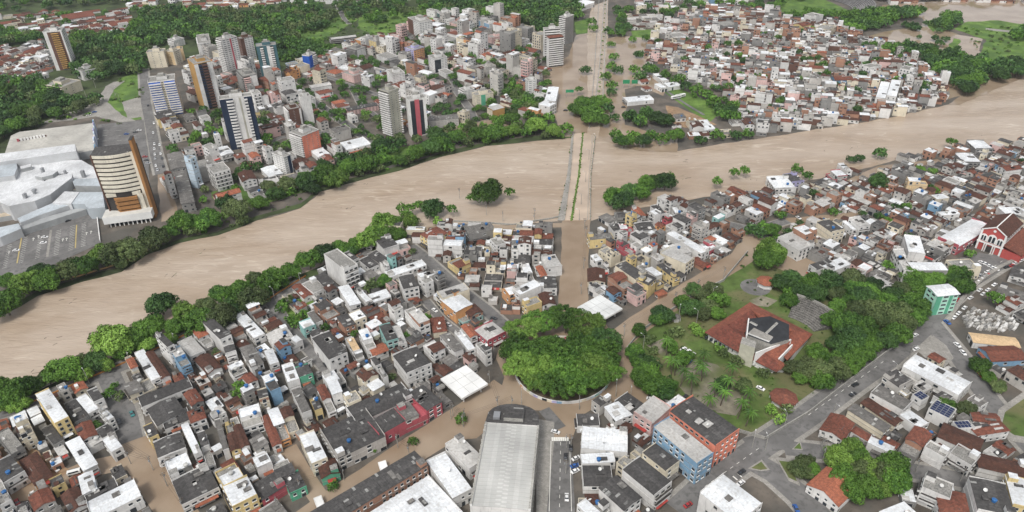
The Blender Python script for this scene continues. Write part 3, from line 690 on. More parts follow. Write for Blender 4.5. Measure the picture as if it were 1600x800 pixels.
TR = """
i 770 615 820 705 860 690 9 c o|i 840 610 950 785 1005 745 7 w m|i 905 615 1010 770 1058 740 7 w t|i 972 500 1050 575 1085 550 15 w g|i 1065 590 1125 680 1185 650 13 b l
i 1110 550 1190 640 1285 595 6 w l|i 1190 460 1270 540 1330 515 8 w o|i 1240 395 1380 530 1440 490 13 w g|i 1385 530 1410 615 1475 590 11 w g|i 1420 690 1455 740 1540 700 8 w m
i 1215 650 1300 740 1380 690 6 w t|i 1350 385 1420 465 1475 425 5 w l|i 1430 345 1590 520 1650 480 6 w m|i 1500 580 1570 700 1640 660 8 w h|i 1075 750 1110 810 1160 780 5 r x
j -15 700 20 780 60 760 5 e g|j 425 -5 550 95 665 80 @600,225 w c|j 800 100 830 135 1045 35 7 w m|j 890 130 925 215 1005 165 12 w g|j 1012 140 1060 178 1108 155 @1065,262 w c|j 1005 112 1020 140 1150 100 8 w m
j 1150 270 1250 350 1350 300 11 O m|j 1130 225 1165 265 1350 225 13 c l|j 1240 350 1290 400 1420 350 7 T t|j 1365 465 1450 535 1515 440 8 R l|j 1282 440 1340 510 1385 495 8 w o
j 1240 480 1330 595 1370 575 7 w m|j 1370 530 1435 600 1460 570 13 w g|j 925 320 1020 425 1085 400 13 w l|j 1090 390 1110 480 1190 455 5 c x|j 1042 540 1110 605 1190 580 10 w t
j 1150 500 1240 600 1290 570 8 w h|j 855 625 945 740 1080 655 12 w g|j 715 640 790 745 825 735 12 w g|j 770 440 820 540 890 520 11 T g|j 850 450 895 560 940 535 8 w l
j 640 470 690 565 745 540 11 w m|j 700 580 735 625 825 585 6 w o|j 552 495 610 600 650 580 9 w y|j 610 600 625 630 672 610 8 w m|j 350 515 460 655 570 605 12 w g
j 268 420 300 462 375 435 8 T m|j 320 360 375 425 410 400 6 w h|j 360 310 440 380 525 345 8 r g|j 515 200 590 315 650 290 9 w m|j 580 365 620 410 685 375 9 c m
j 505 385 555 450 625 430 8 r g|j 190 530 225 560 285 520 8 w m|j 65 490 110 560 225 495 6 w l|j 52 600 90 685 140 655 8 w m|j 20 720 70 805 130 775 8 w m
j 160 690 200 795 270 765 9 w m|j 235 680 275 765 355 735 9 G g|j 412 745 450 805 555 755 8 w m|j 630 230 690 292 720 272 6 w m|j 700 250 730 292 850 260 5 w m
j 225 195 300 265 350 240 5 w x|j 285 180 360 240 440 200 5 w c|j 365 130 450 215 510 185 6 e g|j 1195 20 1265 75 1345 45 8 y x|j 1535 190 1580 245 1640 205 10 O m
k 645 60 775 150 830 112 @775,235 c g|k 785 155 852 182 890 135 13 y g|k 480 185 545 225 590 208 8 w g|k 472 80 475 160 580 130 6 c t|k 490 0 565 80 600 60 8 w m
k 780 50 900 130 935 110 7 w m|k 905 60 1010 140 1040 120 8 y g|k 925 -15 1085 55 1145 15 11 c l|k 890 230 920 252 958 222 3 r o|k 165 240 190 310 272 300 6 w t
k 0 210 45 245 150 160 12 w m|k 60 290 95 325 175 280 9 y c|k 135 40 180 130 212 108 7 w o|k 55 55 90 140 132 112 8 w m|k 155 130 160 210 280 200 6 w g|k 180 10 220 78 300 40 9 w l
m 222 70 345 252 430 205 @410,360 y m|m 400 130 470 245 550 185 7 e g|m 475 95 555 190 615 150 7 w m|m 545 50 590 120 650 90 9 w g|m 605 150 680 230 710 205 10 w m
m 470 270 510 360 605 310 6 w x|m 600 290 645 345 710 290 6 w g|m 640 350 700 430 765 390 8 w m|m 415 370 525 545 600 490 8 w m|m 535 370 560 405 640 360 5 w l
m -30 320 70 450 150 395 6 e c|m 262 290 340 390 395 345 6 e g|m 120 480 220 635 330 575 5 o t|m -60 520 30 625 160 550 9 w g|m -60 650 0 770 70 720 9 w c
m 342 405 375 455 420 425 4 w l|m 492 580 520 690 600 640 10 w m|m 520 680 545 740 740 640 8 w g|m 540 740 580 850 880 690 9 w m|m 380 700 440 810 530 720 6 w t
m 895 270 935 345 990 315 9 y g|m 990 480 958 370 1130 305 6 w g|m 1025 490 1070 600 1215 540 7 w m|m 775 10 815 75 975 10 7 c h|m 860 85 885 145 1205 20 8 w g
m 920 160 985 262 1110 110 7 w g|m 1005 215 1030 285 1205 240 6 w g|m 1172 175 1195 245 1285 205 9 w x|m 1130 260 1215 445 1262 425 8 w m|m 1230 310 1290 500 1340 480 7 w g
m 1340 230 1395 420 1430 405 8 w h|m 1400 235 1445 420 1500 395 8 y t|m 1430 200 1510 400 1560 385 8 w t|m 1488 160 1510 262 1640 212 10 w m|m 1335 535 1395 640 1520 570 13 y m
m 1395 650 1455 775 1600 680 12 y m|m 1075 610 1140 765 1370 650 7 w g
n 560 150 630 250 970 70 9 w g|n 875 150 935 232 1065 165 10 R h|n 955 60 1070 165 1165 115 10 R g|n 700 250 770 325 940 235 10 R g|n 400 290 512 470 810 330 10 d g
n 270 330 350 505 440 450 10 c m|n 385 500 410 592 520 545 6 G t|n -20 470 10 530 95 480 9 w m|n -30 640 40 725 190 630 7 R g|n 165 590 215 692 315 640 6 G g
n 90 490 140 592 235 530 8 w g|n 35 210 105 392 150 352 7 w x|n 75 170 150 342 207 310 8 o m|n 150 160 200 292 265 265 8 c t|n 220 40 290 190 345 165 9 w h
n 330 80 370 172 412 150 8 y g|n 380 20 450 165 500 150 9 w x|n 440 -30 480 65 532 35 13 w m|n 545 80 580 132 632 60 9 c c|n 60 0 95 52 150 22 12 b g|n 330 810 990 422 1065 520 12 r g|n 1065 490 1230 725 1350 655 9 w m
n 650 840 1075 575 1240 850 9 w m|n 1182 382 1335 535 1410 450 9 w l|n 0 20 20 100 75 70 12 c g
o 400 195 408 262 545 235 6 w g|o 580 145 650 230 760 198 7 w m|o 640 110 760 195 822 122 7 w g|o 760 185 872 255 1005 155 10 p l|o 885 270 1160 500 1255 430 14 b l|o 985 170 1275 390 1440 300 @1255,525 C g
o 440 265 430 400 722 300 8 w m|o 425 445 435 500 640 460 6 w m|o 435 510 445 640 620 540 6 w g|o 815 430 965 548 1055 490 11 c g|o 690 535 890 700 1020 630 13 w g
o 545 650 700 790 860 755 12 w g|o 415 690 420 750 535 700 7 c t|o 405 760 500 850 640 790 10 w m|o 1320 565 1175 680 1390 900 @1135,800 w m
l 620 160 850 270 925 240 7 w l|l 860 40 900 90 1100 60 12 e m|l 780 -40 850 92 890 62 12 w l|l 1110 30 1180 95 1262 25 9 c c
l 255 60 300 90 380 25 9 w g|l 320 60 390 102 500 42 9 w m|l 925 618 842 690 1178 888 8 w m|l 1255 480 1285 540 1565 552 5 w y|l 1315 570 1400 660 1620 650 5 b x
l 1450 180 1430 225 1640 312 8 w h|l 1540 60 1510 120 1640 172 6 w g
p 1000 160 1130 225 1195 175 8 w s|p 1150 240 1185 285 1250 235 7 w s|p 900 70 960 110 1000 80 8 w s|p 640 60 845 170 900 110 8 w h|p 580 120 790 262 845 230 6 c t|p 500 160 720 300 765 262 6 c h|p 325 285 470 355 575 265 6 w x
p 520 295 660 378 685 345 5 w x|p 710 350 800 402 822 375 5 w x|p 620 370 770 440 815 405 6 w m|p 825 390 930 445 1055 330 8 e x|p 820 200 940 285 1005 245 6 w m
p 1060 330 1310 440 1400 370 8 w t|p 1300 430 1320 520 1640 570 7 w t|p 975 400 1100 470 1140 430 9 w c|p 1130 440 1270 520 1325 455 8 w c|p 1255 265 1310 322 1520 300 7 w x
p 1255 170 1285 230 1440 220 6 w x|p 245 630 440 765 520 620 6 w o|p 960 650 985 560 1170 580 12 w c|p 1045 645 1075 800 1230 690 10 w x|p 1310 790 1255 580 1480 620 13 w g
p 1530 760 1480 570 1640 600 12 y m|p 700 800 850 740 950 830 6 w m
g 487 705 635 690 620 655 8 y h|g 640 650 692 642 655 595 9 w g|g 680 640 762 635 748 605 9 R m|g 760 600 800 655 892 622 9 w g|g 745 500 790 555 838 550 6 w o
g 965 665 1185 790 1238 770 7 w m|g 935 755 990 805 1130 780 7 w l|g 640 510 660 560 745 550 8 e g|g 865 490 925 545 960 530 9 w g|g 1000 500 1030 545 1060 540 8 w m
h -10 310 45 382 140 332 7 w m|h 90 295 150 342 215 322 7 L g|h 365 270 410 307 482 287 7 R m|h 435 225 490 272 520 262 6 w m|h 865 310 878 332 985 312 @878,402 Y m
h 770 260 860 300 905 280 10 e g|h 1010 420 1050 447 1118 427 7 c m|h 850 670 880 778 975 762 @868,850 w m|h 790 720 820 800 860 790 11 w l|h 155 630 235 677 302 650 13 r m
h 60 690 195 770 240 705 10 w l|h 305 590 400 655 472 632 12 c g|h 505 565 570 617 622 592 9 w l|h 465 585 530 640 550 632 6 w m|h 1050 525 1078 547 1190 530 6 w m
h 1430 500 1480 542 1600 522 7 w m|h 1170 160 1230 217 1325 207 6 e m|h 1240 80 1300 132 1430 150 6 e m|h 1440 240 1490 267 1565 242 10 w x|h 1060 690 1190 745 1380 610 8 R m
f 742 705 800 765 865 705 9 w g|f 850 715 885 755 968 735 8 p m|f 1025 665 1095 705 1190 650 @1090,775 y x|f 1300 625 1330 670 1500 640 9 e h|f 1460 700 1500 740 1560 720 10 w c
e 1345 130 1385 175 1455 150 8 w m|e 1085 265 1135 482 1215 465 9 e h|e 1045 165 1070 262 1160 240 12 e h|e 1262 115 1305 140 1340 108 @1312,225 w c|e 1290 240 1335 287 1440 260 @1350,400 w c
e 1150 190 1190 198 1215 178 @1240,380 u c|e 1485 285 1515 337 1600 312 @1525,395 w t
f 30 255 85 307 165 280 6 w m|f 345 150 392 187 470 165 5 w m|f 510 95 560 140 715 98 7 w m|f 35 130 60 142 112 130 @68,230 w c
d 672 612 705 512 765 508 9 w m|d 740 600 772 500 830 510 9 w m|d 825 430 905 447 942 428 @905,500 w c|d 585 410 632 427 690 405 @634,475 w c|d 395 480 420 502 510 480 @425,545 b r
d 228 410 240 427 335 405 8 c x|d 228 95 300 110 345 95 @305,160 w c|d 295 175 375 190 430 167 @380,232 c c|d 160 150 215 165 265 150 @218,197 y x
c 972 215 1015 235 1050 205 @1020,265 w c|c 1270 140 1320 165 1380 140 @1325,208 e c|c 1100 105 1140 120 1170 108 7 R h|c 1145 115 1190 125 1215 112 7 b h|c 205 630 272 632 262 545 @275,690 w m|c 690 610 720 640 905 640 5 w m
c 880 465 940 508 975 500 5 w m|c 940 520 975 545 1055 535 5 w m|c 890 530 935 555 972 548 5 w m|c -60 60 20 20 60 -20 9 w m|c 300 30 410 50 430 0 8 w m|c 1045 560 1060 600 1070 602 1 w m
a 100 110 128 122 150 118 6 c t|a 375 105 400 128 590 95 7 w x|a 655 150 700 165 790 120 @690,185 w x|b 1108 25 1150 35 1195 28 6 w c
"""
def add_house(c, L, D, a, h, w, rc, **k):
    s = dict(c=c, L=max(2.5, L), D=max(2.5, D), a=a, h=h, w=w, r=rc, seed=len(HOUSES)*7+3, **k)
    sc = scale_at((c[0], c[1], h)); s['px'] = sc*math.sqrt(L*D); s['sc'] = sc
    HOUSES.append(s); return s
for row in TR.strip().replace('\n', '|').split('|'):
    t = row.split(); 
    if t[0] in ('c',) and t[7] == '1': continue
    ox, oy = TILE[t[0]]; v = [float(x) for x in t[1:7]]
    A, B, C = [(ox+v[i]/4, oy+v[i+1]/4) for i in (0, 2, 4)]
    if t[7][0] == '@':
        bx, by = [float(q) for q in t[7][1:].split(',')]; h = height_of((ox+bx/4, oy+by/4), B)
    else: h = float(t[7])*(.8 if float(t[7]) < 14 else .95)
    if not 2 < h < 60: print('odd height', row, h); h = 9
    if t[8] == 'o': t[8] = 'O'
    if t[9] in 'r': t[9] = 'x'
    if t[8] == 'g': t[8] = 'e'
    c, L, D, a, _ = rect(A, B, C, h)
    if L > 160 or D > 160: print('odd size', row, L, D); continue
    s = add_house(c, L, D, a, h, t[8], t[9], hand=True, side=.7 if h > 9 else .4)
    big = L*D*s['sc']**2
    s['near'] = 3.6 if s['sc'] > 2.6 and t[9] not in 'cs' else (7 if L*D > 500 else 0)
    occupy(c, L, D, a)
# ------------------------------------------------------------------ towers with their own facades
def tbox(mb, T, s0, s1, o0, o1, z0, z1, m):
    p = [T(s, o, z) for z in (z0, z1) for o in (o0, o1) for s in (s0, s1)]
    for f in ((0, 1, 3, 2), (4, 5, 7, 6), (0, 1, 5, 4), (2, 3, 7, 6), (0, 2, 6, 4), (1, 3, 7, 5)): mb.face([p[i] for i in f], m)
def frame_of(A, B, C, base=None, h=None):
    if h is None: h = height_of(base, B)
    c, L, D, a, up = rect(A, B, C, h); sg = -1 if up else 1
    TA = lambda s, o, z: (L/2-s, sg*(D/2+o), z)          # face A..B, s from A
    TB = lambda s, o, z: (-L/2-o, sg*(D/2-s), z)         # face B..C, s from B
    return c, L, D, a, h, TA, TB, sg
def px3(t, v):
    ox, oy = TILE[t]; return [(ox+v[i]/4, oy+v[i+1]/4) for i in range(0, len(v), 2)]
def facade(root, T, ln, h, fl, strips, winmb):
    fh = h/fl
    for st in strips.split():
        f = st.split(':'); a, b = float(f[0])*ln, float(f[1])*ln; code = f[2]; col = W(f[3]) if len(f) > 3 else None
        if code == 'x':
            mb = MB(); tbox(mb, T, a, b, .02, .22, 0, h-.05, col); mb.build('facade_panel', root)
        elif code == 'g':
            tbox(winmb, T, a, b, .02, .08, 1, h-1, M_GLASS)
            for k in range(1, fl): tbox(winmb, T, a, b, .06, .14, fh*k-.15, fh*k+.15, col or M_FRAME)
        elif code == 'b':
            mb = MB(); tbox(mb, T, a+.1, b-.1, .02, .1, .5, h-.2, W(f[4]) if len(f) > 4 else M_DARK); mb.build('shade_panel', root)  # flat panel painting in recess shade, with navy on the blue towers
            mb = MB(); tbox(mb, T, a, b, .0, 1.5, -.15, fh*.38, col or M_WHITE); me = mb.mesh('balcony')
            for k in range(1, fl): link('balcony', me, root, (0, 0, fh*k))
        elif code in 'wn':
            if col: mb = MB(); tbox(mb, T, a, b, .02, .12, 0, h-.05, col); mb.build('facade_panel', root)
            o = .14 if col else .02
            n = max(1, int((b-a)/(3.2 if code == 'w' else 5))); ww = .62*(b-a)/n if code == 'w' else 1.0
            for k in range(fl):
                for i in range(n):
                    sc = a+(b-a)*(i+.5)/n
                    tbox(winmb, T, sc-ww/2-.1, sc+ww/2+.1, o, o+.05, fh*k+.9, fh*k+fh*.78, M_FRAME)
                    tbox(winmb, T, sc-ww/2, sc+ww/2, o, o+.09, fh*k+1.0, fh*k+fh*.75, M_GLASS)
TOWERS = """
a|268 205 383 195 402 170 468 432|w|19|0:.2:x:w .2:.4:x:n .4:.8:b:a .8:.92:x:n .92:1:x:w|.1:.9:w|slanting brown and cream tower with stacked ochre balconies on the wooded hill|a
a|470 432 512 450 545 398 512 507|w|5|.1:.9:x:w|.2:.8:w|plain white block at the foot of the brown hillside tower|c
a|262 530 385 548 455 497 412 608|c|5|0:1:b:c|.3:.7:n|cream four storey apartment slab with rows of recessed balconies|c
a|915 330 1022 322 1010 306 1045 420|c|9|.1:.9:n|.2:.8:w|cream tower with small scattered windows at the edge of the woods|c
a|1030 322 1085 326 1088 305 1110 408|c|8|.1:.9:n:Y|.2:.8:w|left narrow tan slab of the pair beside the cream tower|c
a|1092 312 1142 306 1130 298 1157 378|Y|7|.1:.9:n:Y|.2:.8:w|right narrow tan slab of the pair beside the cream tower|c
a|925 520 1090 500 1072 468 1140 712|w|15|.0:.46:b:w:B .46:.58:w:c .58:1:b:w:B|.2:.8:w|white tower banded with navy balcony shadows beside the uphill road|c
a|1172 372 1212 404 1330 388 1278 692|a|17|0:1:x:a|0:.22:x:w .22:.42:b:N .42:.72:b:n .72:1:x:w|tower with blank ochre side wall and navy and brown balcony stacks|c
a|1050 248 1090 258 1112 232 1092 296|w|5|0:1:b:w|.1:.9:w|small white banded block on the edge of the hillside woods|c
a|1228 222 1240 275 1315 262 1262 365|w|10|.1:.9:b:w|.1:.9:w|stepped white apartment tower left of the tallest white pair|c
a|1350 240 1385 252 1475 228 1432 492|w|20|0:1:b:w|.0:.5:w .5:.6:x:R .6:1:w|tall white tower with one thin dark red stripe|c
a|1475 236 1500 245 1592 232 1540 420|n|16|.1:.9:w|.0:.3:x:n .3:1:w:w|tall brown and white tower behind the red striped one|c
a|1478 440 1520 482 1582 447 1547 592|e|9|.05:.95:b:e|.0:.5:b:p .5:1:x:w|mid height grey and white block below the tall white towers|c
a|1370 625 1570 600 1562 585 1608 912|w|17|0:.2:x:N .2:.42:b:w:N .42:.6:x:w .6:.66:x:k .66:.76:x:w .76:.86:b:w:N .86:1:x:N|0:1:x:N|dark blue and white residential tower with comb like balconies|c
b|0 295 125 282 110 262 165 508|q|17|0:.18:x:q .18:.34:b:w .34:.52:x:q .52:.68:x:w .68:.84:b:w .84:1:x:q|0:1:x:q|dark teal tower with a white central fin and balcony stacks|c
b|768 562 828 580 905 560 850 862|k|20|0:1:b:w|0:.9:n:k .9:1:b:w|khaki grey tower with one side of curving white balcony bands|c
b|935 605 950 628 1062 618 1010 858|w|16|0:1:x:w|.0:.1:x:w .1:.36:g:K .36:.62:x:R .62:.84:g:K .84:1:x:w|white framed black tower with a crimson central strip|R
b|312 350 330 352 405 335 340 425|w|7|0:1:x:B|.0:.45:x:B .45:1:b:w|small white block with a royal blue wall by the woods|c
b|190 400 205 408 270 400 218 452|u|4|0:1:g:w|0:1:g:w|low glassy blue office block behind the teal tower|c
b|175 660 203 690 275 672 232 808|n|12|0:1:b:w|0:.85:n:n .85:1:x:w|brown tower with a white banded narrow side beside the diagonal road|c
b|270 600 278 612 302 606 315 780|w|14|0:1:x:w|0:1:x:w|slender blank white slab standing right behind the brown tower|c
b|290 620 305 630 365 612 318 678|w|5|0:1:w:w|0:.4:w:O .4:1:w:w|white block with an orange painted front beside the diagonal road|c
b|948 110 1020 145 1082 122 1025 238|w|9|0:.45:x:n .45:1:w|0:1:w|white tower with a brown left flank below the far woods|c
b|1130 75 1150 85 1195 60 1155 132|w|6|0:1:g:T|0:1:g:T|white block glazed in pale turquoise under the far woods|c
b|705 250 750 262 795 245 755 322|d|7|0:1:w:y|0:1:w|grey and mustard yellow apartment block|c
b|930 300 985 315 1050 295 990 397|L|7|0:1:w:L|0:1:w:O|broad lilac block with orange framed windows|c
b|1075 350 1115 372 1178 348 1120 462|w|9|0:1:w|0:.5:g:K .5:1:w|white and charcoal tower with glazed corner|c
b|565 300 625 315 668 290 632 362|e|6|0:1:b:e|.1:.9:w:w|dark grey block with long balcony bands beside the open car deck|c
b|815 440 852 470 928 455 868 566|w|10|0:1:n|0:1:w|white tower with a small green roof garden behind the khaki tower|c
b|535 455 610 480 665 450 617 522|p|5|0:1:w|0:1:w|pinkish white apartment block with many windows, mid town|c
b|1270 555 1300 572 1355 552 1305 628|w|6|0:1:b:w|0:1:w|white block with balcony fronts left of the green striped one|c
b|1362 592 1372 600 1480 578 1380 668|c|7|0:1:w|0:.3:w .3:.55:x:G .55:1:w|cream block with a dark green vertical band|c
b|1445 675 1478 692 1540 665 1482 742|a|3|0:1:x:c|0:1:x:a|ochre box shaped hall at the edge of the flooded avenue|l
b|558 682 570 695 755 650 578 725|p|5|0:1:w|0:1:w|long pink apartment block left of the khaki tower|g
b|332 535 348 552 460 520 350 578|w|3|0:1:w|0:1:w|long white four storey school block along the diagonal road|l
b|1075 735 1082 755 1250 702 1088 805|d|5|0:1:w|0:1:w|long off-white apartment block right of the crimson striped tower|h
b|465 240 470 248 635 240 472 280|e|3|0:1:b:e|0:1:b:e|long grey open car deck building under the green slope|l
b|1315 250 1330 265 1425 240 1335 300|w|5|0:1:w|0:1:w|white apartment row below the far woods, left part|c
b|1440 225 1472 240 1560 212 1478 280|p|5|0:1:w|0:1:w|pale pink apartment row below the far woods, right part|c
b|1375 118 1402 132 1440 112 1405 172|w|5|0:1:w:b|0:1:w|white flat block with blue end, nearer the far woods|c
b|1425 140 1458 152 1502 140 1462 192|w|5|0:1:w:b|0:1:w|white flat block with blue end, second of the pair|c
b|822 208 838 218 935 205 842 248|w|4|0:1:w|0:1:w|white building with arcaded front and terracotta trim|t
b|1405 410 1438 425 1495 410 1442 478|d|6|0:1:w|0:1:w|cream six storey block standing alone near the avenue|c
b|1140 440 1185 465 1225 450 1190 492|w|4|0:1:w|0:1:w|square white office with dark window bands|c
b|752 345 820 370 888 350 825 402|w|4|0:1:w|0:1:w|white stepped apartment block beside a big dark tree|c
b|460 352 540 352 522 336 543 388|w|3|0:1:w|0:1:w|plain white block at the foot of the grassy slope|c
c|232 238 322 228 348 212 326 412|w|14|0:1:b:w|0:1:n:O|white banded tower with an orange right flank on the flooded avenue|x
c|205 185 300 178 320 165 300 352|w|12|0:1:b:w|0:1:w|white banded tower just behind the orange flanked one|c
c|297 105 335 112 392 95 342 282|w|15|0:1:b:w|0:1:x:e|white tower with a blank slate grey wall facing the avenue|c
c|92 500 100 508 135 502 102 614|w|9|0:1:w|0:1:w|slim white tower with columns of small windows by the avenue|c
f|212 28 285 54 380 8 302 192|w|11|0:1:b:w|0:.12:x:C .12:1:n:C|salmon pink tower with white balconied left side above the river trees|c
f|100 160 172 186 212 165 182 302|w|9|0:1:w|.0:.5:w .5:.9:x:N|white riverside block with a navy stripe on its right face|c
l|995 190 1060 250 1165 212 1048 372|M|5|.1:.9:w:M|0:.25:x:G .25:.6:w:M .6:.75:x:G .75:1:w:M|mint green corner block with a white flat roof|m
"""
def make_tower(row):
    t, v, wc, fl, sA, sB, desc, rc = row.split('|')
    q = px3(t, [float(x) for x in v.split()]); fl = int(fl)
    c, L, D, a, h, TA, TB, sg = frame_of(q[0], q[1], q[2], q[3])
    if L > 70 or D > 70 or h > 75 or h < 4: print('tower?', desc, round(L), round(D), round(h))
    if D < 7: 
        dd = 9-D; ax = rot2(0, -sg*dd/2, a); c = (c[0]+ax[0], c[1]+ax[1]); D = 9
        c, TA, TB = c, (lambda s, o, z: (L/2-s, sg*(D/2+o), z)), (lambda s, o, z: (-L/2-o, sg*(D/2-s), z))
    if L < 7:
        dd = 9-L; ax = rot2(dd/2, 0, a); c = (c[0]+ax[0], c[1]+ax[1]); L = 9
        TA, TB = (lambda s, o, z: (L/2-s, sg*(D/2+o), z)), (lambda s, o, z: (-L/2-o, sg*(D/2-s), z))
    root = thing('tower_block' if fl > 8 else 'apartment_building', desc, 'tower block' if fl > 8 else 'apartment building', (c[0], c[1], 0), a, 'tower and apartment blocks of the far bank' , True)
    occupy(c, L, D, a); w = W(wc)
    mb = MB(); mb.box(-L/2, L/2, -D/2, D/2, -.4, h, w); mb.build('wall', root)
    win = MB()
    facade(root, TA, L, h, fl, sA, win); facade(root, TB, D, h, fl, sB, win)
    win.build('windows', root, kind='stuff')
    r = random.Random(desc)
    rf, ex, _ = roof_parts(L+.5, D+.5, h, 'c' if rc in 'aR' else rc, r, 0, w); rf.add(ex, (0, 0, 0), 0); rf.build('roof', root)
    if rc in 'acR' and fl > 4:
        mb = MB(); mb.box(-L*.22, L*.18, -D*.25, D*.2, h+.1, h+3.2, w, RF('c')); mb.build('stair_head', root)
        mb = MB(); mb.box(-L*.12, L*.1, -D*.15, D*.12, h+3.2, h+5.2, M_CONC); mb.build('water_tower', root)
    return root
for row in TOWERS.strip().split('\n'): make_tower(row)

# ------------------------------------------------------------------ landmarks built one by one
def poly_block(root, part, px, h, m, top=None, z0=-.3):
    q = [P(a, b, h) for a, b in pts(px)]
    loc = root.location
    mb = MB(); mb.prism([(p.x-loc.x, p.y-loc.y) for p in q], z0, h, m, top); occupy_poly([(p.x, p.y) for p in q])
    return mb.build(part, root)
def occupy_poly(poly):
    xs = [p[0] for p in poly]; ys = [p[1] for p in poly]
    for i in range(int(min(xs)//2), int(max(xs)//2)+1):
        for j in range(int(min(ys)//2), int(max(ys)//2)+1):
            if inside((i*2+1, j*2+1), poly): CELL[(i, j)] = 2
def strip_quad(mb, a, b, z0, z1, t, m, loc):
    """upright wall between two ground points"""
    a = Vector((a[0]-loc.x, a[1]-loc.y)); b = Vector((b[0]-loc.x, b[1]-loc.y)); d = (b-a).normalized(); n = Vector((-d.y, d.x))*t/2
    mb.prism([tuple(a-n), tuple(b-n), tuple(b+n), tuple(a+n)], z0, z1, m)
# curved hotel
def hotel():
    A, B, C = (140.5, 243), (207, 236), (203.5, 224); base = (241, 338)
    c, L, D, a, h, TA, TB, sg = frame_of(A, B, C, base)
    D = max(D, 15)
    cc = rot2(0, sg*(-(D-rect(A, B, C, h)[2])/2), a); c = (c[0]+cc[0], c[1]+cc[1])
    TA = lambda s, o, z: (L/2-s, sg*(D/2+o), z); TB = lambda s, o, z: (-L/2-o, sg*(D/2-s), z)
    root = thing('hotel_tower', 'curved cream hotel tower with ochre fin wall beside the shopping mall', 'hotel', (c[0], c[1], 0), a, None, True)
    cream = mat('hotel_cream', (.66, .62, .52), kind='wall', var=.1); och = mat('hotel_ochre', (.34, .17, .065), kind='wall', var=.1)
    N = 12; bulge = 3.2
    def arc(off, z, s0=0.0, s1=1.0): return [TA(L*(s0+(s1-s0)*i/N), off+bulge*math.sin(math.pi*(s0+(s1-s0)*i/N)), z) for i in range(N+1)]
    mb = MB(); f = arc(0, 0); bk = [TA(L, -D, 0), TA(0, -D, 0)]
    mb.prism([(p[0], p[1]) for p in f+bk], -.3, h, M_DARK, RF('g')); mb.build('wall', root)
    fl = 16; fh = h/fl
    bm = MB()
    lo, hi, lob = arc(.7, 0), arc(.7, fh*.62), arc(-.1, 0)
    hib = arc(-.1, fh*.62)
    for i in range(N):
        bm.face([lo[i], lo[i+1], hi[i+1], hi[i]], cream); bm.face([hi[i], hi[i+1], hib[i+1], hib[i]], cream); bm.face([lo[i], lo[i+1], lob[i+1], lob[i]], cream)
    me = bm.mesh('balcony_band')
    for k in range(7, fl): link('balcony_band', me, root, (0, 0, fh*k+fh*.3))
    for s0, s1, nm in ((0, .035, 'edge_fin'), (.93, 1.0, 'edge_fin')):
        mb = MB(); tbox(mb, TA, L*s0, L*s1, -.2, 1.3, 0, h, cream if s0 else W('n')); mb.build(nm, root)
    mb = MB(); tbox(mb, TA, L*.06, L*.9, .5, 2.6, fh*6.2, fh*7, cream); mb.build('ledge', root)
    for k in range(1, 6):     # ochre angular bays low on the front
        mb = MB(); q = [TA(L*.16, 0, 0), TA(L*.3, 5.2, 0), TA(L*.8, 4.2, 0), TA(L*.8, 0, 0)]
        mb.prism([(p[0], p[1]) for p in q], fh*k+fh*.25, fh*k+fh*.95, och, None, True); mb.build('balcony_band', root)
    mb = MB(); tbox(mb, TA, L*.8, L*.93, .2, 2.8, 0, fh*6.2, cream); mb.build('facade_panel', root)
    mb = MB(); tbox(mb, TB, -3.0, D*.35, .4, 2.2, 0, h+9, och); mb.build('fin_wall', root)
    mb = MB(); tbox(mb, TB, -3.0, D*.35, .3, 2.3, h+9, h+9.4, RF('g')); mb.build('fin_cap', root)
    ph = 9; q = [TA(-3, -2, 0), TA(-3, 11, 0), TA(L+2, 10, 0), TA(L+2, -2, 0)]
    mb = MB(); mb.prism([(p[0], p[1]) for p in q], 3.6, ph, M_WHITE, mat('podium_roof', (.55, .54, .5), .9, .1), True); mb.build('podium', root)
    cm = MB(); tbox(cm, TA, 0, .7, 8.6, 9.3, -.2, 3.6, M_WHITE); me = cm.mesh('column')
    ux = TA(1, 0, 0)[0]-TA(0, 0, 0)[0]
    for k in range(10): link('column', me, root, (ux*(L+1)*k/9.6, 0, 0))
    mb = MB(); tbox(mb, TA, 0, L, 4, 6.6, -.2, 3.5, M_GLASS); mb.build('shop_glazing', root)
    occupy(c, L+6, D+22, a)
hotel()
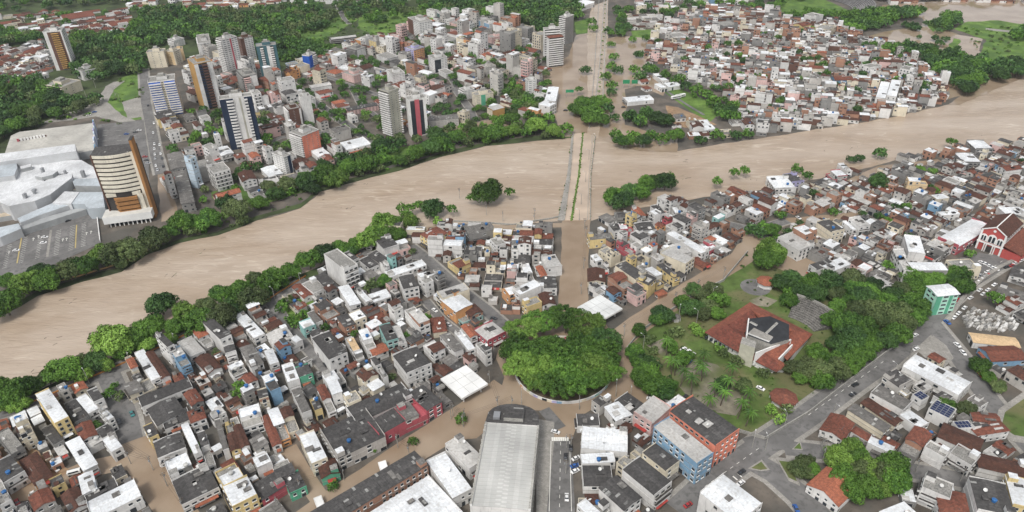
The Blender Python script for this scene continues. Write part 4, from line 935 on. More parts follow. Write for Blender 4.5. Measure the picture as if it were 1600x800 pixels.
# shopping mall
def mall():
    o = P(70, 300); root = thing('shopping_mall', 'sprawling white shopping mall of folded roofs behind the curved hotel', 'shopping mall', (o.x, o.y, 0), 0, None, True)
    wh = mat('mall_white', (.58, .59, .60), .6, .07, .2, 'sheet', (.42, .42, .41)); pal = mat('mall_pale_blue', (.42, .46, .49), .6, .08, .2, 'sheet', (.34, .36, .37)); deck = mat('mall_deck', (.40, .385, .35), .9, .12, .1, 'spots', (.33, .32, .29))
    gr = mat('mall_grey', (.33, .34, .34), .8, .12, .3)
    for px, h, m, top, nm in (
        ("8 238 17 212 30 206 146 192 147 234 118 240 10 252", 7, gr, deck, 'parking_deck'),
        ("-60 246 0 240 117 225 119 236 22 250 -60 262", 15, wh, wh, 'roof_section'), ("-60 262 0 252 24 248 27 262 22 274 -60 286", 12, wh, pal, 'roof_section'),
        ("22 262 60 256 112 250 127 250 150 263 152 280 96 286 60 296 0 306 -60 316 -60 285 0 276 20 273", 8, wh, wh, 'roof_section'),
        ("54 275 77 266 90 267 82 273 65 277", 11, gr, wh, 'roof_lantern'), ("31 260 48 256 49 260 33 264", 11, gr, wh, 'roof_lantern'),
        ("-60 320 0 305 42 296 74 284 100 272 113 272 112 278 96 290 78 304 54 314 14 322 0 316 -60 334", 12.5, wh, wh, 'roof_section'),
        ("112 280 155 278 158 291 116 290", 10, gr, pal, 'roof_section'),
        ("82 317 101 299 124 300 111 318", 9.5, wh, wh, 'roof_section'), ("111.3 318 124.3 300 160 300 164 324 138 326 132 319", 9, pal, pal, 'roof_section'),
        ("27 341 80 318 107 312 112 319 62 336 32 348", 8, wh, pal, 'roof_section'), ("-80 372 0 355 29 349 33 357 0 371 -80 392", 7, wh, pal, 'roof_section'),
        ("30 351 132 322 134 327 34 359", 5, gr, gr, 'entrance_front'), ("0 300 78 296 150 284 152 296 100 297 60 322 20 336 -60 350 -60 330", 4, gr, mat('mall_terrace', (.40, .34, .26), .9, .2, .3), 'terrace')):
        poly_block(root, nm, px, h, m, top)
    mb = MB(); loc = root.location       # vertical glazing, entrance doors
    for (x0, y0, x1, y1, h) in ((60, 367/1.13, 62, 324, 4),):
        pass
    for a, b, z0, z1, m, nm in (((75, 297), (88, 290), 5, 8.5, M_GLASS, 'window'), ((89, 290), (99, 287.5), 5, 8.5, M_GLASS, 'window'), ((99.6, 287.4), (112, 284), 5, 8.5, M_GLASS, 'window'),
                           ((65, 356), (78, 352), .2, 4, M_GLASS, 'door'), ((80, 351), (90, 347.6), .2, 4, M_GLASS, 'door')):
        a, b = P(*a), P(*b); mb = MB(); strip_quad(mb, a, b, z0, z1, .3, m, loc); mb.build(nm, root)
        for k in range(1, 5):
            p = a+(b-a)*k/5; d = (b-a).normalized()*.15; mb = MB(); strip_quad(mb, p-d, p+d, z0, z1, .45, M_FRAME, loc); mb.build('mullion', root)
    mb = MB()
    a, b = P(147.5, 192, 7), P(148.5, 232, 7)
    for i in range(14):
        p, q = a+(b-a)*i/14, a+(b-a)*(i+1)/14; m = (W('w'), W('b'), W('L'), W('u'))[i % 4]
        mb = MB(); strip_quad(mb, p, q, 0, 10.5+1.5*math.sin(i*1.3), .8, m, loc); mb.build('mural_panel', root)
    r = random.Random(9)
    for i in range(26):        # roof plant and vents
        x, y = r.uniform(2, 140), r.uniform(226, 330); p = P(x, y, 12)
        if not any(inside((x, y), pts(q)) for q in ("0 246 117 226 119 234 22 248", "60 262 150 264 150 276 60 292 10 300", "0 306 42 298 74 286 96 290 54 312 14 320", "30 342 80 319 104 314 62 334")): continue
        mb = MB(); a, b = r.uniform(.6, 2), r.uniform(.6, 1.6); mb.box(p.x-o.x-a, p.x-o.x+a, p.y-o.y-b, p.y-o.y+b, 8, 12.5+r.uniform(1, 4), M_METAL); mb.build('roof_vent', root)
    # raised lettering strip on the deck
    s0, s1 = P(27, 221, 7.3), P(72, 213, 7.3); d = (s1-s0); mb = MB()
    for i in range(9):
        p = s0+d*(i/9); q = s0+d*((i+.7)/9); strip_quad(mb, p, q, 7, 9.6, .5, W('R') if i == 0 else M_WHITE, loc)
    mb.build('letters', root)
    mb = MB(); strip_quad(mb, s0+Vector((0, 1, 0)), s1+Vector((0, 1, 0)), 7, 8.2, 1.2, W('n'), loc); mb.build('letter_base', root)
    a = P(147, 338, 0); b = P(158, 375, 0); mb = MB(); strip_quad(mb, P(152, 336), P(157, 378), 0, 1.6, .5, M_WHITE, loc); mb.build('boundary_wall', root)
mall()
# bridge
def bridge():
    def r_at(k):   # k 0 (near) .. 1 (far): x of left verge, left lane, median, right lane, rail
        y = 345+(212-345)*k
        return y
    near = [(871, 345), (882, 345), (891, 345), (894.5, 345), (918, 345), (922, 345)]
    mid = [(886, 275), (891, 275), (903, 275), (905.5, 275), (920, 275), (923, 275)]
    far = [(893, 213), (896, 210), (910, 208), (912, 208), (927, 212), (930, 213)]
    o = P(905, 280); root = thing('road_bridge', 'low flooded road bridge with a grassy median crossing the brown river', 'bridge', (o.x, o.y, 0), 0, None, True)
    rows = [near, mid, far]
    wet = mat('wet_deck', (.43, .34, .26), .3, .1, .08, spec=.5)
    def band(i, j, z, m, nm, skirt=.6):
        l = [P(*r[i]) for r in rows]+[P(*r[j]) for r in rows][::-1]
        mb = MB(); mb.prism([(p.x-o.x, p.y-o.y) for p in l], z-skirt, z, m); return mb.build(nm, root)
    band(1, 2, .55, wet, 'carriageway'); band(3, 4, .55, wet, 'carriageway'); band(2, 3, .66, M_GREEN, 'median'); band(0, 1, .62, M_PAVE, 'verge'); band(4, 5, .58, wet, 'verge')
    def wallline(i, h, nm, t=.4):
        mb = MB()
        for r0, r1 in zip(rows, rows[1:]): strip_quad(mb, P(*r0[i]), P(*r1[i]), .5, h, t, M_CONC, root.location)
        mb.build(nm, root)
    wallline(1, 1.5, 'parapet'); wallline(5, 1.6, 'parapet'); wallline(4, 1.1, 'kerb', .3)
    gm = MB()      # weeds caught along the verges
    r = random.Random(3)
    for k in range(260):
        t = r.random(); s = r.choice(((0, 1), (2, 3), (2, 3), (5, 5))); ra, rb = (rows[0], rows[1]) if t < .5 else (rows[1], rows[2]); u = t*2 % 1
        i = r.choice(s); x = ra[i][0]*(1-u)+rb[i][0]*u; y = ra[i][1]*(1-u)+rb[i][1]*u
        p = P(x+r.uniform(-.8, .8), y); sz = r.uniform(.3, .8); a = r.uniform(0, 6)
        gm.face([(p.x-o.x+sz*math.cos(a), p.y-o.y+sz*math.sin(a), .6), (p.x-o.x-sz*math.cos(a), p.y-o.y-sz*math.sin(a), .6), (p.x-o.x-sz*.5*math.sin(a), p.y-o.y+sz*.5*math.cos(a), .8+sz)], LEAF['green'])
        gm.face([(p.x-o.x+sz*math.sin(a), p.y-o.y+sz*math.cos(a), .6), (p.x-o.x-sz*math.sin(a), p.y-o.y-sz*math.cos(a), .6), (p.x-o.x+sz*.5*math.cos(a), p.y-o.y, .7+sz)], LEAF['light'])
    gm.build('weeds', root, kind='stuff')
bridge()
def ribbon_thing(name, desc, cat, px, w, z0, z1, m, part='wall_run', fixed=True):
    L = [P(*p) for p in pts(px)]; o = L[0]; mb = MB()
    for a, b in zip(L, L[1:]): strip_quad(mb, a, b, z0, z1, w, m, o)
    t = thing(name, desc, cat, (o.x, o.y, 0), 0, None, fixed, mb.mesh(name)); return t
ribbon_thing('avenue_kerb', 'left kerb line of the drowned avenue north of the bridge', 'kerb', "921 200 928 120 936 0", .8, .15, .5, M_PAVE)
ribbon_thing('avenue_kerb', 'left edge of the planted median in the drowned avenue', 'kerb', "931 150 937 100 944 0", .8, .15, .5, M_CONC)
ribbon_thing('avenue_kerb', 'right edge of the planted median in the drowned avenue', 'kerb', "942 150 944 100 948 0", .8, .15, .5, M_CONC)
ribbon_thing('guard_rail', 'orange painted guard rail along the near riverbank road', 'guard rail', "0 643 60 626 115 602 160 583 240 548 330 505 420 468 478 432", .35, .2, 1.1, mat('rail_orange', (.45, .2, .06), .6, .1))
ribbon_thing('guard_rail', 'low pale wall along the far riverbank under the trees', 'wall', "0 462 60 448 125 432 190 412 232 392", .4, .2, 1.2, mat('rail_tan', (.42, .26, .12), .7, .1))
ribbon_thing('river_wall', 'thin half drowned river wall left of the bridge', 'wall', "700 346 745 348 800 352 862 342 880 338", .5, 0, 1.2, M_CONC)
ribbon_thing('park_wall', 'low dark wall around the southern side of the park', 'wall', "1002 590 1022 622 1080 645 1130 668 1195 687 1262 647 1330 594 1400 540 1437 494", .4, 0, 2.0, M_CONC)
ribbon_thing('park_wall', 'park wall beside the flooded street north of the park', 'wall', "978 548 1000 520 1040 492 1085 462 1130 440 1168 395", .4, 0, 2.0, M_CONC)
ribbon_thing('retaining_wall', 'pale retaining wall dividing the car lined avenue on the right', 'wall', "1480 503 1502 470 1530 440 1560 420 1585 408", 2.2, 0, 1.6, M_PAVE)
# tree island ring wall
def ring():
    c = P(880, 577); R = 25.5; root = thing('island_wall', 'low white ring wall with painted panels around the big tree island', 'ring wall', (c.x, c.y, 0), 0, None, True)
    N = 64; cols = 'wwcuRwywLwbwTwwOwKw'; r = random.Random(11); cache = {}
    for i in range(N):
        a0, a1 = 2*math.pi*i/N, 2*math.pi*(i+1)/N; m = r.choice(cols)
        if m not in cache:
            mb = MB(); a = math.pi/N
            q = [(R*math.cos(-a), R*math.sin(-a)), ((R+.5)*math.cos(-a), (R+.5)*math.sin(-a)), ((R+.5)*math.cos(a), (R+.5)*math.sin(a)), (R*math.cos(a), R*math.sin(a))]
            mb.prism(q, .1, 1.7, W(m), M_WHITE); 
            q2 = [(x*1.02, y*1.02) for x, y in q[1:3]]
            cache[m] = mb.mesh('panel')
        link('panel', cache[m], root, (0, 0, 0), (a0+a1)/2)
    mb = MB(); mb.cyl(0, 0, -.2, .8, R-.2, R-2, 48, mat('island_soil', (.10, .075, .05), .95, .3, .3, 'ground', (.06, .07, .03)))
    mb.build('soil_bed', root)
ring()
# canopies over the two filling stations and small shelters
def canopy(desc, A, B, C, h, nx, ny, panel_m, tile, post=4, name='station_canopy'):
    q = px3(tile, list(A)+list(B)+list(C)); c, L, D, a, up = rect(*q, h)
    root = thing(name, desc, 'canopy', (c[0], c[1], 0), a, None, True); occupy(c, L*.96, D*.96, a, 3)
    mb = MB(); w, d = L/nx, D/ny; mb.box(-w/2+.08, w/2-.08, -d/2+.08, d/2-.08, h-.25, h, panel_m, bottom=True); me = mb.mesh('roof_panel')
    for i in range(nx):
        for j in range(ny): link('roof_panel', me, root, (-L/2+w*(i+.5), -D/2+d*(j+.5), 0))
    mb = MB()
    for x0, x1, y0, y1 in ((-L/2-.2, L/2+.2, -D/2-.2, -D/2), (-L/2-.2, L/2+.2, D/2, D/2+.2), (-L/2-.2, -L/2, -D/2, D/2), (L/2, L/2+.2, -D/2, D/2)): mb.box(x0, x1, y0, y1, h-1.0, h+.15, M_WHITE, bottom=True)
    mb.build('fascia', root)
    mb = MB(); mb.box(-.25, .25, -.25, .25, -.2, h-.25, M_WHITE); me = mb.mesh('post')
    for sx in (-1, 1):
        for sy in (-1, 1): link('post', me, root, (sx*L*.36, sy*D*.34, 0))
    return root, L, D, h
cn, L_, D_, h_ = canopy('pale filling station canopy divided into square panels above flooded forecourt', (412, 320), (548, 408), (690, 330), 6, 3, 4, mat('canopy_pale', (.58, .59, .58), .5, .08), 'k')
canopy('plain white filling station canopy at the flooded street corner', (1156, 768), (1288, 888), (1448, 800), 6, 3, 3, M_WHITE, 'j')
q = px3('j', (1160, 768, 1290, 890, 1448, 800))
canopy('small white bus shelter at the kerb by the dark brick hall, right one', (765, 492), (780, 540), (822, 522), 3, 1, 1, M_WHITE, 'n', name='bus_shelter')
canopy('small white bus shelter at the kerb by the dark brick hall, left one', (362, 715), (382, 770), (425, 748), 3, 1, 1, M_WHITE, 'n', name='bus_shelter')
# long market shed
def shed():
    A, B, C = (734, 789), (758, 660), (843, 658); h = 12
    c, L, D, a, up = rect(A, B, C, h); sg = -1 if up else 1
    root = thing('market_hall', 'long pale roofed market hall with a dark rounded north end', 'market hall', (c[0], c[1], 0), a, None, True); occupy(c, L+12, D, a)
    mb = MB(); mb.box(-L/2, L/2, -D/2, D/2, -.3, h-.6, W('w')); mb.build('wall', root)
    rm = mat('market_roof', (.44, .44, .42), .7, .05, .3, 'sheet', (.40, .39, .37)); n = 22; w = L/n
    for s in (-1, 1):
        p = MB(); p.slab([(-w/2+.03, s*(D/2-.9), h-.5), (w/2-.03, s*(D/2-.9), h-.5), (w/2-.03, 0, h+.1), (-w/2+.03, 0, h+.1)], .15, rm, 0); me = p.mesh('roof_panel')
        for i in range(n): link('roof_panel', me, root, (-L/2+w*(i+.5), 0, 0))
    mb = MB()
    for s in (-1, 1): mb.box(-L/2, L/2, min(s*D/2, s*(D/2-.9)), max(s*D/2, s*(D/2-.9)), h-.6, h+.6, M_WHITE, M_CONC)
    mb.build('gutter', root)
    p = MB(); p.box(-.25, .25, -D/2-.3, -D/2, -.2, h+.2, M_CONC); me = p.mesh('pilaster')
    p2 = MB(); p2.box(-.25, .25, D/2, D/2+.3, -.2, h+.2, M_CONC); me2 = p2.mesh('pilaster')
    for i in range(15):
        link('pilaster', me, root, (-L/2+L*(i+.5)/15, 0, 0)); link('pilaster', me2, root, (-L/2+L*(i+.5)/15, 0, 0))
    # rounded end at the B-C side (local x = -L/2)
    q = [(-L/2-13*math.sin(math.pi*i/10)**.6, -D/2*math.cos(math.pi*i/10)) for i in range(11)]
    mb = MB(); mb.prism(q, -.3, h+.2, W('w'), RF('g')); mb.build('rounded_end', root)
    mb = MB(); mb.box(-L/2-8.5, -L/2-1.5, -4, 5, h+.2, h+2.4, M_CONC, RF('g')); mb.box(-L/2-6, -L/2-2, -9, -6, h+.2, h+1.6, M_METAL); mb.build('plant_room', root)
    win = MB()
    for s in (-1, 1):
        for i in range(24):
            x = -L/2+L*(i+.5)/24; T = lambda u, o, z: (x+u, s*(D/2+o), z)
            tbox(win, T, -1, 1, 0, .08, h-3, h-1.8, M_GLASS)
    win.build('windows', root, kind='stuff')
shed()
# cultural centre with red tiled roofs
def centre():
    o = P(1190, 530); root = thing('cultural_centre', 'low cultural centre with sweeping red tiled roofs around a dark stage block', 'cultural centre', (o.x, o.y, 0), 0, None, True)
    tile = mat('centre_tile_red', (.28, .095, .06), .9, .3, .5, 'tile', (.15, .055, .04)); old = mat('centre_tile_old', (.20, .065, .045), .9, .35, .5, 'tile', (.07, .04, .03))
    def L3(px, py, z): p = P(px, py, z); return (p.x-o.x, p.y-o.y, z)
    def wing(part, outer, inner, ze, zr, m):     # roof plane from eave to ridge, with thickness
        mb = MB(); q = [L3(*outer[0], ze), L3(*outer[1], ze), L3(*inner[1], zr), L3(*inner[0], zr)]
        mb.slab(q, .3, m, 0); return mb.build(part, root)
    Wc, N, E, Sx = (1101, 519), (1172, 472), (1270, 522), (1229, 574)
    eave = 5; q = [L3(*p, eave) for p in (Wc, N, E, Sx, (1196, 572), (1155, 550))]
    occupy_poly([(x+o.x, y+o.y) for x, y, z in q])
    cx = sum(p[0] for p in q)/6; cy = sum(p[1] for p in q)/6
    body = [(cx+(x-cx)*.93, cy+(y-cy)*.93) for x, y, z in q]
    mb = MB(); mb.prism(body, -.2, eave-.3, W('w'), 0); mb.build('wall', root)
    rW, rN, rE, rS = (1136, 508), (1174, 484), (1240, 516), (1213, 545)
    wing('roof', Wc, rW, eave, 9, tile) if 0 else None
    def tri(part, ps, m):
        mb = MB(); pp = [L3(*p) for p in ps]; u = Vector(pp[1])-Vector(pp[0]); ul = u.normalized(); 
        nrm = u.cross(Vector(pp[-1])-Vector(pp[0])).normalized(); vv = nrm.cross(ul)
        uv = [((Vector(p)-Vector(pp[0])).dot(ul), (Vector(p)-Vector(pp[0])).dot(vv)) for p in pp]
        mb.face(pp, m, uv); lo = [(x, y, z-.3) for x, y, z in pp]; mb.face(lo[::-1], m)
        for i in range(len(pp)): mb.face([lo[i], lo[(i+1) % len(pp)], pp[(i+1) % len(pp)], pp[i]], m)
        mb.build(part, root)
    tri('roof', [(Wc[0], Wc[1], eave), (N[0], N[1], eave), (rN[0], rN[1], 9), (rW[0], rW[1], 9)], tile)
    tri('roof', [(N[0], N[1], eave), (E[0], E[1], eave), (rE[0], rE[1], 9), (rN[0], rN[1], 9)], tile)
    tri('roof', [(E[0], E[1], eave), (1230, 563, eave), (rS[0], rS[1], 9), (rE[0], rE[1], 9)], tile)
    tri('roof', [(Wc[0], Wc[1], eave), (1155, 551, eave), (1166, 530, 9.5), (rW[0], rW[1], 9)], old)
    tri('roof', [(rW[0], rW[1], 9), (rN[0], rN[1], 9), (1185, 500, 6.5), (1163, 520, 6.5)], old)
    tri('roof', [(rN[0], rN[1], 9), (rE[0], rE[1], 9), (1222, 520, 6.5), (1188, 500, 6.5)], tile)
    tri('roof', [(rW[0], rW[1], 9), (1163, 520, 6.5), (1168, 531, 9.3)], old); tri('roof', [(rE[0], rE[1], 9), (1222, 520, 6.5), (1232, 536, 9)], tile)
    # front porch roofs at the south corner
    tri('roof', [(1167, 558, 4.5), (1213, 581, 4.5), (1216, 566, 7.5), (1190, 547, 8.5)], old)
    tri('roof', [(1190, 547, 8.5), (1237, 530, 10), (1216, 566, 7.5)], tile)
    tri('roof', [(1213, 581, 4.5), (1231, 571, 4.5), (1217, 562, 7.5)], tile)
    for x, y in ((1184, 572), (1206, 583), (1139, 547), (1158, 556)):
        mb = MB(); p = L3(x, y, 0); mb.cyl(p[0], p[1], -.2, 4.5, .4, .4, 8, M_WHITE); mb.build('column', root)
    blk = mat('stage_roof', (.03, .032, .036), .8, .3)
    poly_block(root, 'stage_block', "1170 498 1203 494 1233 507 1233 530 1205 538 1168 524", 12, M_CONC, blk)
    poly_block(root, 'roof_strip', "1196 519 1213 503 1216 505 1199 521", 12.35, M_WHITE, M_CONC, 12)
    poly_block(root, 'roof_strip', "1171 503 1174 502 1184 507 1182 509", 12.35, M_WHITE, M_CONC, 12)
    poly_block(root, 'roof_step', "1169 520 1178 512 1208 526 1202 533", 12.8, M_WHITE, M_PAVE, 12)
    poly_block(root, 'prow_wall', "1160 526 1182 534 1180 544 1157 536", 13.5, mat('raw_concrete', (.42, .41, .33), .9, .15, .5), M_CONC)
    mb = MB()
    for a, b, z in (((1181, 551), (1236, 530), 10.5), ((1217, 560), (1238, 538), 8.5), ((1167, 524), (1170, 497), 13)):
        strip_quad(mb, P(*a, z), P(*b, z), 2, z, .6, M_WHITE, root.location)
    mb.build('white_wall', root)
    mb = MB()
    for i in range(7):
        p = P(1104+i*7, 527+i*3.4, 2.5); mb.box(p.x-o.x-.8, p.x-o.x+.8, p.y-o.y-.3, p.y-o.y+.3, 1.5, 3.2, M_GLASS, bottom=True)
    mb.build('windows', root, kind='stuff')
centre()
def amphitheatre():
    c = P(1216, 528); root = thing('open_air_theatre', 'curved grey concrete seating steps of an open air theatre in the park', 'amphitheatre', (c.x, c.y, 0), 0, None, True)
    a0 = math.atan2((P(1312, 512)-c).y, (P(1312, 512)-c).x); a1 = math.atan2((P(1243, 470)-c).y, (P(1243, 470)-c).x)
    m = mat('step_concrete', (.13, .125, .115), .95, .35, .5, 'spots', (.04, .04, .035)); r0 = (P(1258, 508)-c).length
    for k in range(11):
        mb = MB(); r1, r2 = r0+k*1.55, r0+(k+1)*1.55; n = 14
        q = [(r2*math.cos(a0+(a1-a0)*i/n), r2*math.sin(a0+(a1-a0)*i/n)) for i in range(n+1)]+[(r1*math.cos(a0+(a1-a0)*i/n), r1*math.sin(a0+(a1-a0)*i/n)) for i in range(n, -1, -1)]
        mb.prism(q, 0, .5+k*.42, m, mat('lit_step_top', (.19, .18, .165), .95, .4, .5, 'spots', (.05, .05, .045))); mb.build('step', root)  # tops are a paler copy of the riser concrete, light put into colour
    n = 14; ro = r0+11*1.55; mb = MB()
    q = [((ro+.5)*math.cos(a0+(a1-a0)*i/n), (ro+.5)*math.sin(a0+(a1-a0)*i/n)) for i in range(n+1)]+[(ro*math.cos(a0+(a1-a0)*i/n), ro*math.sin(a0+(a1-a0)*i/n)) for i in range(n, -1, -1)]
    mb.prism(q, 0, 6, M_CONC); mb.build('back_wall', root)
amphitheatre()
def gazebo(desc, px, r, h, hr, m, n=8, wallm=M_WHITE):
    c = P(*px); root = thing('gazebo', desc, 'gazebo', (c.x, c.y, 0), .3, None, True); occupy((c.x, c.y), 2*r, 2*r, 0)
    mb = MB(); mb.cyl(0, 0, -.2, h-.3, r*.82, r*.82, n, wallm); mb.build('wall', root)
    for i in range(n):
        a, b = 2*math.pi*i/n, 2*math.pi*(i+1)/n
        mb = MB(); w = 2*r*math.sin(math.pi/n)
        mb.face([(r*math.cos(a), r*math.sin(a), h), (r*math.cos(b), r*math.sin(b), h), (0, 0, hr)], m, [(0, 0), (w, 0), (w/2, r)])
        mb.face([(r*math.cos(a), r*math.sin(a), h-.2), (r*math.cos(b), r*math.sin(b), h-.2), (r*math.cos(b), r*math.sin(b), h), (r*math.cos(a), r*math.sin(a), h)], m); mb.build('roof_facet', root)
    for i in range(n):
        a = 2*math.pi*i/n; mb = MB(); mb.cyl(.93*r*math.cos(a), .93*r*math.sin(a), -.2, h-.1, .14, .14, 5, M_WHITE); mb.build('post', root)
gazebo('round red tiled pavilion on the lawn at the southern park corner', (1223, 628), 7, 3.2, 5.6, RF('x'))
gazebo('octagonal red roofed kiosk on the round terrace at the park top', (1196, 446), 6, 3.4, 5.2, RF('o'))
gazebo('small grey octagonal guard hut by the park hedge', (1056, 501), 2.6, 3.2, 4.2, RF('h'), 8, W('d'))
sheet('round_terrace', [(P(1180, 449).x+9*math.cos(t*.4), P(1180, 449).y+9*math.sin(t*.4)) for t in range(16)], .186, M_ASPH)
# church
def church():
    A, B, C = (1534.5, 357.5), (1574, 371), (1604, 350)
    c, L, D, a, h, TA, TB, sg = frame_of(A, B, C, None, 14.5)
    root = thing('church', 'red church with white arched windows and dark gabled roof', 'church', (c[0], c[1], 0), a, None, True); occupy(c, L, D, a)
    red = mat('church_red', (.42, .085, .075), kind='wall', var=.1); dk = RF('t')
    rise = 4.2; mb = MB(); mb.box(-L/2, L/2, -D/2, D/2, -.3, h, red)
    for s in (-1, 1): mb.face([(-L/2, s*D/2, h), (L/2, s*D/2, h), (0, s*D/2, h+rise)], red)
    mb.build('wall', root)
    for s in (-1, 1):
        mb = MB(); mb.slab([(s*(L/2+.6), -D/2-.3, h-.3), (s*(L/2+.6), D/2+.3, h-.3), (0, D/2+.3, h+rise+.15), (0, -D/2-.3, h+rise+.15)], .25, dk, 0); mb.build('roof', root)
    mb = MB(); mb.box(-.3, .3, -D/2-.3, D/2+.3, h+rise+.05, h+rise+.35, M_WHITE); mb.build('ridge_cap', root)
    def archwin(s, w, z0, z1, parts=2):
        mb = MB(); n = 10; ring = [(s+w/2*math.cos(math.pi*i/n), z1+w/2*math.sin(math.pi*i/n)) for i in range(n+1)]
        out = [(s+(w/2+.55)*math.cos(math.pi*i/n), z1+(w/2+.55)*math.sin(math.pi*i/n)) for i in range(n+1)]
        o2 = [(s+w/2+.55, z0-.3)]+out+[(s-w/2-.55, z0-.3)]
        mb.face([TA(x, .22, z) for x, z in o2], M_WHITE)
        for p, q in zip(o2, o2[1:]+o2[:1]): mb.face([TA(p[0], .0, p[1]), TA(q[0], .0, q[1]), TA(q[0], .22, q[1]), TA(p[0], .22, p[1])], M_WHITE)
        fr = mb.build('window', root)
        for k in range(parts):
            mb = MB(); w1 = w/parts*.72; sc = s-w/2+w*(k+.5)/parts; zt = z1+w*.12
            q = [(sc-w1/2, z0), (sc+w1/2, z0)]+[(sc+w1/2*math.cos(math.pi*i/6), zt+w1/2*math.sin(math.pi*i/6)) for i in range(7)]
            mb.face([TA(x, .3, z) for x, z in q], M_GLASS); mb.build('pane', fr)
    archwin(L*.18, 3.0, 7.3, 10.0); archwin(L*.5, 4.2, 7.3, 10.4); archwin(L*.82, 3.0, 7.3, 10.0)
    mb = MB(); tbox(mb, TA, -.4, L+.4, 0, .6, 5.6, 6.5, M_WHITE); mb.build('cornice', root)
    for s in (0, 1):
        mb = MB(); tbox(mb, TA, s*(L-1.1), s*(L-1.1)+1.1, 0, .5, 0, h, M_WHITE); mb.build('corner_pilaster', root)
        mb = MB(); p0, p1 = (0, L/2) if s == 0 else (L, L/2)
        mb.face([TA(p0, .5, h-.3), TA(p1, .5, h+rise-.3), TA(p1, .5, h+rise+.4), TA(p0, .5, h+.4)], M_WHITE); mb.face([TA(p0, 0, h+.4), TA(p1, 0, h+rise+.4), TA(p1, .5, h+rise+.4), TA(p0, .5, h+.4)], M_WHITE); mb.build('gable_trim', root)
    for s in (.28, .36, .62, .70):
        mb = MB(); tbox(mb, TA, L*s, L*s+.6, .3, 1.0, 0, 5.6, M_WHITE); mb.build('column', root)
    mb = MB(); tbox(mb, TA, L*.4, L*.6, 0, .15, 0, 4.4, M_DARK); mb.build('door', root)
    mb = MB(); n = 10; mb.face([TA(L/2+.9*math.cos(2*math.pi*i/n), .3, h+1.3+.9*math.sin(2*math.pi*i/n)) for i in range(n)], M_WHITE); mb.build('round_window', root)
    # side aisle, pale clerestory band
    mb = MB(); tbox(mb, TB, 0, D, .05, .25, h-5, h-.6, M_WHITE); mb.build('side_band', root)
    w = MB()
    for i in range(8): tbox(w, TB, D*(i+.3)/8, D*(i+.65)/8, .2, .34, h-4, h-1.6, M_GLASS)
    w.build('side_windows', root, kind='stuff')
    mb = MB(); tbox(mb, TB, -1, D+6, .3, 11, -.3, 6, red); mb.build('side_aisle', root)
    mb = MB(); p = [TB(-1.3, .3, 8.6), TB(D+6, .3, 8.6), TB(D+6, 11.5, 6.1), TB(-1.3, 11.5, 6.1)]; mb.slab([p[3], p[2], p[1], p[0]], .25, RF('x'), 0); mb.build('aisle_roof', root)
church()
# stadium terraces
def stadium():
    c = P(1262, 12); root = thing('stadium_stand', 'sweeping dark grey concrete terraces on the far side of the green pitch', 'stadium stand', (c.x, c.y, 0), 0, None, True)
    a0 = math.atan2((P(1352, 22)-c).y, (P(1352, 22)-c).x); a1 = math.atan2((P(1270, -12)-c).y, (P(1270, -12)-c).x)
    if a1 < a0: a1 += 2*math.pi
    r0 = (P(1330, 18)-c).length; r0b = (P(1285, -2)-c).length
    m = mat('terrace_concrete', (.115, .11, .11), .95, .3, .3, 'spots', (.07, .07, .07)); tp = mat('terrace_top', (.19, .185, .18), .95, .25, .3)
    n = 20
    for k in range(12):
        def R(i, kk): t = i/n; return (r0*(1-t)+r0b*t)+kk*2.4
        q = [(R(i, k+1)*math.cos(a0+(a1-a0)*i/n), R(i, k+1)*math.sin(a0+(a1-a0)*i/n)) for i in range(n+1)]+[(R(i, k)*math.cos(a0+(a1-a0)*i/n), R(i, k)*math.sin(a0+(a1-a0)*i/n)) for i in range(n, -1, -1)]
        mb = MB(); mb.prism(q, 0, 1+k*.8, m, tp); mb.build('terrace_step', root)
    q = [(R(i, 13)*math.cos(a0+(a1-a0)*i/n), R(i, 13)*math.sin(a0+(a1-a0)*i/n)) for i in range(n+1)]
    occupy_poly([(x+c.x, y+c.y) for x, y in q]+[(c.x, c.y)])
stadium()
def rubble():
    r = random.Random(5); mb = MB(); pl = pts("1502 497 1520 483 1545 490 1580 500 1590 515 1560 520 1510 512")
    for k in range(300):
        x, y = r.uniform(1500, 1592), r.uniform(482, 521)
        if not inside((x, y), pl): continue
        p = P(x, y); a = r.uniform(.3, .9); L, D, hh = r.uniform(1, 4.5), r.uniform(.6, 1.6), r.uniform(.4, 2.2)
        b = MB(); b.box(-L/2, L/2, -D/2, D/2, 0, hh, r.choice((W('w'), W('d'), M_CONC, W('e')))); mb.add(b, (p.x, p.y, .1), a)
    link('rubble', mb.mesh('rubble'), None, None, kind='stuff', label='white broken wall pieces of a demolished building')
    occupy_poly(wp(pl))
rubble()
# a few things that bear writing or colour: signs
def sign(desc, px, w, h, z, face, back=M_METAL, posts=2, rot=0.0, text=None, tm=None):
    c = P(*px); root = thing('sign_board', desc, 'sign', (c.x, c.y, 0), rot, None, True)
    mb = MB(); mb.box(-w/2, w/2, -.12, .12, z, z+h, face, bottom=True); mb.build('board', root)
    for s in ((-1, 1) if posts == 2 else (0,)):
        mb = MB(); mb.cyl(s*w*.42, .2, -.2, z+h*.9, .18, .14, 6, back); mb.build('post', root)
    if text:
        cu = bpy.data.curves.new('lettering', 'FONT'); cu.body = text; cu.size = h*.62; cu.align_x = 'CENTER'; cu.align_y = 'CENTER'; cu.extrude = .03
        o = bpy.data.objects.new('lettering', cu); COL.link(o); o.parent = root; o.location = (0, -.17, z+h/2); o.rotation_euler = (math.pi/2, 0, 0); cu.materials.append(tm or M_WHITE)
M_SGREEN = mat('sign_green', (.03, .22, .10), .5, .1)
sign('green road sign over the flooded avenue beside the white flat roof', (890, 152), 8, 3, 5, M_SGREEN)
